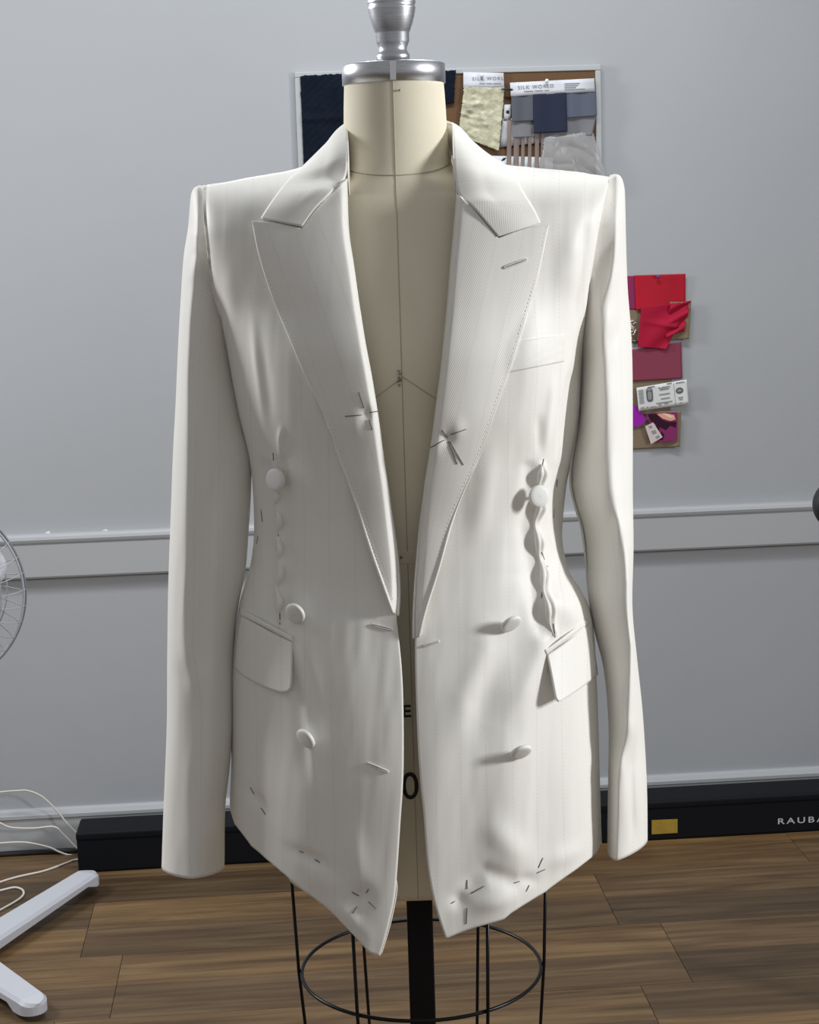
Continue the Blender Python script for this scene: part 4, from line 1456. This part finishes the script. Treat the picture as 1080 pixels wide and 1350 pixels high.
# bunched crimson cloth: a folded piece with relief
cr = cloth_patch('fabric_swatch', [(845.5, 405), (911, 397), (878, 460.5), (841, 457.5)], .0125, M_red2, 'bunched crimson fabric swatch below the bright red one', 'fabric swatch', G_,
                 nu=40, nv=40, relief=lambda s, t: .0035 * np.sin(6 * s + 7 * t) * s + .006 * np.exp(-((t - .35 - .2 * s) / .06) ** 2) * s, ragged=.4, seed=6)
cloth_patch('folded_tail', [(884, 402), (911, 397), (902, 436), (878, 445)], .0150, M_red2, parent=cr, nu=20, nv=20, relief=lambda s, t: .0035 * np.sin(t * 13 + s * 3), ragged=.4, seed=9)
sq = thing('sequin_trim', PW(834, 436, .006), 'short silvery sequin trim beside the crimson swatch', 'trim sample')
cloth_patch('trim_band', [(829, 420), (838, 421), (839, 452), (829, 452)], .006, M_kraft, parent=sq, nu=3, nv=3, solid=.0008)
r_ = np.random.RandomState(2)
for k in range(38):
    ball('sequin', PW(830.5 + r_.rand() * 8, 422 + r_.rand() * 28, .0075 + r_.rand() * .001), .0013 + r_.rand() * .0008, M_sequin, sq, 4)
cloth_patch('swatch_card', [(826, 462), (898.5, 451), (900, 499), (826, 503)], .0065, M_maroon, 'maroon card below the crimson swatch on the wall', 'swatch card', G_, relief=flat, solid=.0015)

tk = thing('ticket', PW(873, 522, .01), 'white printed ticket with barcode and emblem between maroon and plum swatches', 'ticket')
TQ = [np.array(c, float) for c in ((839.4, 511.2), (905.5, 500.3), (908.3, 532.8), (842.3, 542))]


def tq(u, v):
    a = TQ[0] * (1 - u) + TQ[1] * u; b = TQ[3] * (1 - u) + TQ[2] * u
    return a * (1 - v) + b * v


def toff(u): return .010 + .006 * (u - .45) ** 2 * 4


cloth_patch('paper', TQ, .010, M_ticket, parent=tk, relief=lambda s, t: .024 * (s - .45) ** 2 + 0 * t, nu=24, nv=8, solid=.0006)


def tink(u0, u1, v0, v1, m=M_ticket_ink, nm='print_mark'):
    c = [(u0, v0), (u1, v0), (u1, v1), (u0, v1)]
    slab(nm, np.array([PW(*tq(u, v), .0106 + .024 * (u - .45) ** 2) for u, v in c]), WN, .0002, m, tk)


v = .12
for k in range(11):
    h = [.02, .035, .02, .05, .02, .03, .045, .02, .03, .02, .04][k]
    tink(.03, .125, v, v + h, M_ticket_grey, 'barcode_bar'); v += h + .025
def tround(cu, cv, ru, rv, m, n=20, pw=2.0, extra=0.0):
    pts = []
    for k in range(n):
        a = 2 * math.pi * k / n
        x = math.copysign(abs(math.cos(a)) ** (2 / pw), math.cos(a)); y = math.copysign(abs(math.sin(a)) ** (2 / pw), math.sin(a))
        u = cu + ru * x
        pts.append(PW(*tq(u, cv + rv * y), .0107 + extra + .024 * (u - .45) ** 2))
    slab('emblem', np.array(pts), WN, .0002, m, tk)
tround(.245, .38, .065, .30, M_ticket_ink, pw=3.5)
tround(.245, .42, .040, .17, M_ticket_grey, pw=4, extra=.0003)
tround(.245, .16, .05, .06, M_ticket_grey, extra=.0003)
tround(.84, .40, .075, .13, M_ticket_ink)
tround(.84, .40, .045, .05, M_ticket_grey, extra=.0003)
for u0, u1, v0 in ((.43, .66, .14), (.45, .64, .22), (.43, .65, .42), (.46, .64, .60), (.22, .36, .04), (.60, .70, .02), (.78, .95, .05), (.80, .90, .66), (.82, .89, .74),
                   (.05, .12, .86), (.16, .20, .86), (.24, .34, .88), (.40, .46, .84), (.52, .60, .82), (.36, .68, .76), (.82, .87, .88)):
    tink(u0, u1, v0, v0 + .055, M_ticket_grey, 'print_line')
tink(.735, .742, .03, .97, M_ticket_grey, 'print_line')
ball('pin_head', PW(871.5, 510.5, .013), .0022, M_pinw, tk, 6)

slabp = tag(slab('fabric_swatch', wavy([(826, 534), (838, 534), (853, 553), (848, 559), (842, 562), (826, 565)], .0085, .2, 4, 3), WN, .002, M_purple), 'bright purple fabric corner left of the plum print swatch', 'fabric swatch', G_)
pr = thing('fabric_swatch', PW(873, 563, .008), 'plum and peach abstract print fabric swatch below the ticket', 'fabric swatch', G_)
slab('print_cloth', wavy([(852, 545), (893, 543.5), (893, 580), (869, 584), (862, 570)], .0155, .3, 5, 4), WN, .0018, M_patt, pr)
for k, poly in enumerate(([(854, 546), (868, 545), (871, 552), (880, 556), (892, 556), (891, 564), (884, 561), (878, 567), (870, 563), (868, 572), (872, 580), (866, 577), (860, 565), (866, 560), (858, 555)],
                          [(872, 569), (876, 573), (874, 580), (869, 580)])):
    slab('dark_motif', wall_poly(poly, .0159), WN, .0003, M_patt2, pr)
slab('peach_motif', wall_poly([(866, 546), (876, 544.5), (889, 547), (891, 553), (884, 555), (874, 552)], .0162), WN, .0003, M_patt3, pr)
slab('pale_motif', wall_poly([(874, 546), (882, 546), (889, 550), (884, 551)], .0165), WN, .0003, mat('print_cream', (.72, .60, .45), .7), pr)
tagp = tag(slab('paper_tag', wall_poly([(850.8, 562), (861.5, 557), (873.8, 576.3), (858.5, 585.5)], .0175), WN, .0008, M_tagp), 'small pale paper tag over the plum print swatch', 'tag')
for q in ([(855, 562), (859, 560.5), (860.5, 563.5), (856.5, 565)], [(858.5, 568.5), (864, 566.5), (866, 571), (861, 573)], [(864, 576), (868.5, 573.5), (870.5, 576), (866, 579)]):
    slab('print_mark', wall_poly(q, .0179), WN, .0002, M_ticket_grey, tagp)

# ------------------------------------------------------------------ long black case on the floor
fl0, fl1 = PF(104.6, 1147.6), PF(1079, 1100.0)
dirx = WT.copy()
b_front = float(((fl0 + fl1) / 2 - W0) @ WN)
a_left = float((fl0 - W0) @ WT)
hz = float(PW(103, 1098, b_front)[2])
# depth of the case from its rear upper edge
d_ = rays(117, 1078); t_ = (hz - CAMZ) / d_[2]; rear = np.array([0, 0, CAMZ]) + d_ * t_
b_rear = max(.02, float((rear - W0) @ WN))
LC = 2.3
case = thing('equipment_case', wpt(a_left + LC / 2, (b_front + b_rear) / 2), 'long black case with silver lettering lying on the floor along the wall', 'case')
box('case_body', wpt(a_left + LC / 2, (b_front + b_rear) / 2, hz / 2 - .006), (LC / 2, (b_front - b_rear) / 2, hz / 2 - .006), M_case, case, WT, -WN, EZ, bevel=.006)
box('lid', wpt(a_left + LC / 2, (b_front + b_rear) / 2 + .001, hz - .010), (LC / 2 + .001, (b_front - b_rear) / 2 + .001, .010), M_case, case, WT, -WN, EZ, bevel=.006)


def case_pt(px, py, off=.0):
    d = rays(px, py); c = np.array([0, 0, CAMZ])
    t = ((W0 + WN * (b_front + off) - c) @ WN) / (d @ WN)
    return c + d * t


slab('yellow_label', [case_pt(x, y, .0015) for x, y in ((859.5, 1081.5), (893.5, 1080), (893.5, 1098), (859.5, 1100))], WN, .0012, M_yellow, case)
text('lettering', 'RAUBA', case_pt(1057, 1081.2, .0008), WT, ZU, .0135, M_case_mark, case, 1.35, bold=.012, width=float(np.linalg.norm(case_pt(1088, 1080) - case_pt(1026, 1083))))

# ------------------------------------------------------------------ pedestal fan at the left
fb = np.array([-.865, 3.10, 0.0])
fan = thing('pedestal_fan', fb, 'white pedestal fan with wire guard and flat crossed feet at the left edge', 'fan')


def fan_foot(tip, w0=.036, w1=.026, h=.030):
    tip = np.array(tip, float); d = tip - fb; L = np.linalg.norm(d); d /= L
    n = np.array([-d[1], d[0], 0])
    prof_n = 14
    rows = []
    for k in range(prof_n + 7):
        if k < prof_n:
            s = k / (prof_n - 1); l = s * (L - w1); w = w0 + (w1 - w0) * s; zt_ = h * (1.15 - .25 * s)
        else:
            a = (k - prof_n + 1) / 7 * math.pi / 2
            l = L - w1 + w1 * math.sin(a) * .98; w = max(w1 * math.cos(a), .002); zt_ = h * .9 - .006 * math.sin(a)
        zb_ = .012 if l < L - .05 else .0
        c = fb + d * l
        rows.append([c + n * w + ZU * zb_, c + n * w + ZU * (zt_ - .006), c + n * (w - .006 if w > .008 else w * .4) + ZU * zt_,
                     c - n * (w - .006 if w > .008 else w * .4) + ZU * zt_, c - n * w + ZU * (zt_ - .006), c - n * w + ZU * zb_])
    V = np.array(rows)
    F = grid_faces(len(rows), 6, wrap=True, flip=True)
    F.append(tuple(range(6))); F.append(tuple((len(rows) - 1) * 6 + k for k in range(6))[::-1])
    o = build('foot', V.reshape(-1, 3), F, M_plastic, fan, smooth=False)
    return o


t1 = PF(124, 1160, .02); t2 = PF(52, 1338, .012)
fan_foot(t1); fan_foot(t2)
fan_foot(2 * fb - PF(124, 1160, .02) * np.array([1, 1, 0])); fan_foot(2 * fb - t2 * np.array([1, 1, 0]))
hc = P(-96, 783, 3.04)
tube('pole', [fb + ZU * .03, np.array([fb[0], fb[1], hc[2] - .05])], .013, M_plastic, fan, 16)
lathe('motor_housing', [(.0005, 0), (.055, .005), (.06, .03), (.055, .09), (.03, .12), (.0005, .122)], np.array([hc[0], hc[1] + .02, hc[2]]), M_plastic, fan, 32, axis=(0, 1, 0))
ax = np.array([hc[0] * .10 / -hc[0] * -1, -1, .0]); ax /= np.linalg.norm(ax)
fu = np.cross(ax, ZU); fu /= np.linalg.norm(fu); fv = np.cross(fu, ax)
RF = 128 / FPX * 3.1
def fpt(r, a, d): return hc + fu * r * math.cos(a) + fv * r * math.sin(a) + ax * d
cage_prof = [(.18, .050), (.45, .052), (.72, .045), (.90, .030), (.985, .008), (1.0, .0)]
for sgn, nm in ((1, 'front_wire'), (-1, 'rear_wire')):
    for k in range(72):
        a = 2 * math.pi * k / 72 + (0 if sgn > 0 else math.pi / 72)
        if math.cos(a) < -.2 and k % 2: continue
        pts = catmull([fpt(RF * r, a + .10 * (1 - r) * sgn, d * sgn) for r, d in cage_prof], 3)
        tube(nm, pts, .0009, M_wire, fan, 5)
for r, d, m, rr in ((1.0, 0, M_wire2, .0018), (.985, .010, M_wire, .0022), (.985, -.010, M_wire, .0022), (.78, .042, M_wire, .0012), (.78, -.042, M_wire, .0012), (.5, .052, M_wire, .0012)):
    tube('guard_ring', [fpt(RF * r, a, d) for a in np.linspace(0, 2 * math.pi, 96, endpoint=False)], rr, m, fan, 6, closed=True)
lathe('badge', [(.0005, .0), (RF * .2, 0), (RF * .2, .006), (RF * .15, .010), (.0005, .011)], hc + ax * .048, M_plastic, fan, 32, axis=ax)
for k in range(3):
    a0 = math.radians(20 + 120 * k)
    rows = []
    for s in np.linspace(.12, .88, 14):
        w = .34 + .42 * math.sin(min(1, (s - .12) / .55) * math.pi / 2) - .30 * max(0, (s - .7) / .18) ** 2
        rows.append([fpt(RF * s, a0 + w * (q - .35) * 1.25, .022 * (q - .5) * 1.2) for q in np.linspace(0, 1, 10)])
    Vb = np.array(rows)
    grid('blade', Vb, M_blade, fan, solid=.002)
# clear tag on the guard
tube('guard_clip', [fpt(RF * 1.0, math.radians(-9), .004), fpt(RF * 1.04, math.radians(-8), .006), fpt(RF * 1.07, math.radians(-5), .004)], [.003, .0025, .0015], M_pinw, fan, 8)

# ------------------------------------------------------------------ cables in the corner
def cable(pts, label, r=.0022, floor_=None, m=M_cable):
    p = catmull(pts, 8)
    if floor_ is not None:
        V = np.array([PF(x, y, r) for x, y in p])
    else:
        V = np.array([PW(x, y, .035 + r) for x, y in p])
    tag(tube('cable', V, r, m, None, 8), label, 'cable', 'thin white cables by the skirting')


cable([(-12, 1046), (8, 1043.5), (24, 1042.5), (37, 1042.5), (56, 1050.6), (76, 1070), (88, 1085), (101, 1098), (112, 1109)], 'thin white cable arching highest above the skirting by the case', .0020)
cable([(-12, 1080), (0, 1085), (15, 1091), (44, 1092), (71, 1090), (83, 1099.5), (100, 1116.6), (108, 1122)], 'thin white cable running level across the skirting to the case end', .0022)
cable([(-12, 1109), (0, 1111.5), (17, 1110.5), (37, 1111), (63.6, 1116.6), (78, 1123), (90, 1127), (106, 1128)], 'thin white cable drooping low along the foot of the skirting', .0022)
cable([(103, 1133), (97, 1134), (88, 1137.5), (58.7, 1148), (24.5, 1155.7), (0, 1163), (-14, 1170)], 'white cable lying across the floor from the case end', .0024, 1)
cable([(-14, 1176), (0, 1174), (19.6, 1170), (30.6, 1174.5), (27, 1184), (0, 1200), (-14, 1207)], 'white cable looped on the floor behind the fan foot', .0024, 1)
tag(tube('cable', [wpt(a, .030 + .004 * math.sin(a * 9), .006) for a in np.linspace(-1.6, a_left - .004, 30)], .006, M_dark, None, 8), 'thick black cable lying along the foot of the skirting', 'cable')

# ------------------------------------------------------------------ low black stool with a backrest, at the right edge
sc = P(1072.5, 667, 2.85)
hw_, hh_ = .26, .045
cx_ = sc[0] + hw_
stool = thing('work_stool', (cx_, 2.85, 0), 'black padded work stool whose rounded backrest end shows at the right edge', 'stool')
def stadium(name, c, hw, hh, d, m, parent, n=16):
    prof = []
    for k in range(n):
        a = math.pi / 2 + math.pi * k / (n - 1); prof.append((-hw + hh + hh * math.cos(a), hh * math.sin(a)))
    for k in range(n):
        a = -math.pi / 2 + math.pi * k / (n - 1); prof.append((hw - hh + hh * math.cos(a), hh * math.sin(a)))
    V, N = [], len(prof)
    for dd, sc_ in ((-d, .86), (-d * .7, .97), (0, 1), (d * .7, .97), (d, .86)):
        for x, z in prof: V.append((c[0] + x * (1 - (1 - sc_) * hh / hw), c[1] + dd, c[2] + z * sc_))
    F = grid_faces(5, N, wrap=True) + [tuple(range(N))[::-1], tuple(4 * N + k for k in range(N))]
    return build(name, V, F, m, parent)
stadium('backrest', (cx_, 2.85, sc[2]), hw_, hh_, .02, M_chair, stool)
tube('backrest_stem', catmull([(cx_, 2.86, sc[2]), (cx_, 2.90, sc[2] - .12), (cx_, 2.88, sc[2] - .26), (cx_, 2.80, sc[2] - .29), (cx_, 2.66, sc[2] - .29)], 6), .010, M_black, stool, 10)
lathe('seat', [(.0005, -.03), (.15, -.03), (.17, -.015), (.175, .0), (.165, .018), (.12, .026), (.0005, .028)], (cx_, 2.64, sc[2] - .25), M_chair, stool, 40)
tube('post', [(cx_, 2.64, .06), (cx_, 2.64, sc[2] - .27)], .018, M_black, stool, 14)
for k in range(5):
    a = 2 * math.pi * k / 5 + .3
    tube('leg', [(cx_, 2.64, .085), (cx_ + .20 * math.cos(a), 2.64 + .20 * math.sin(a), .045)], [.018, .011], M_black, stool, 10)
    ball('castor', (cx_ + .2 * math.cos(a), 2.64 + .2 * math.sin(a), .022), .022, M_black, stool, 8)
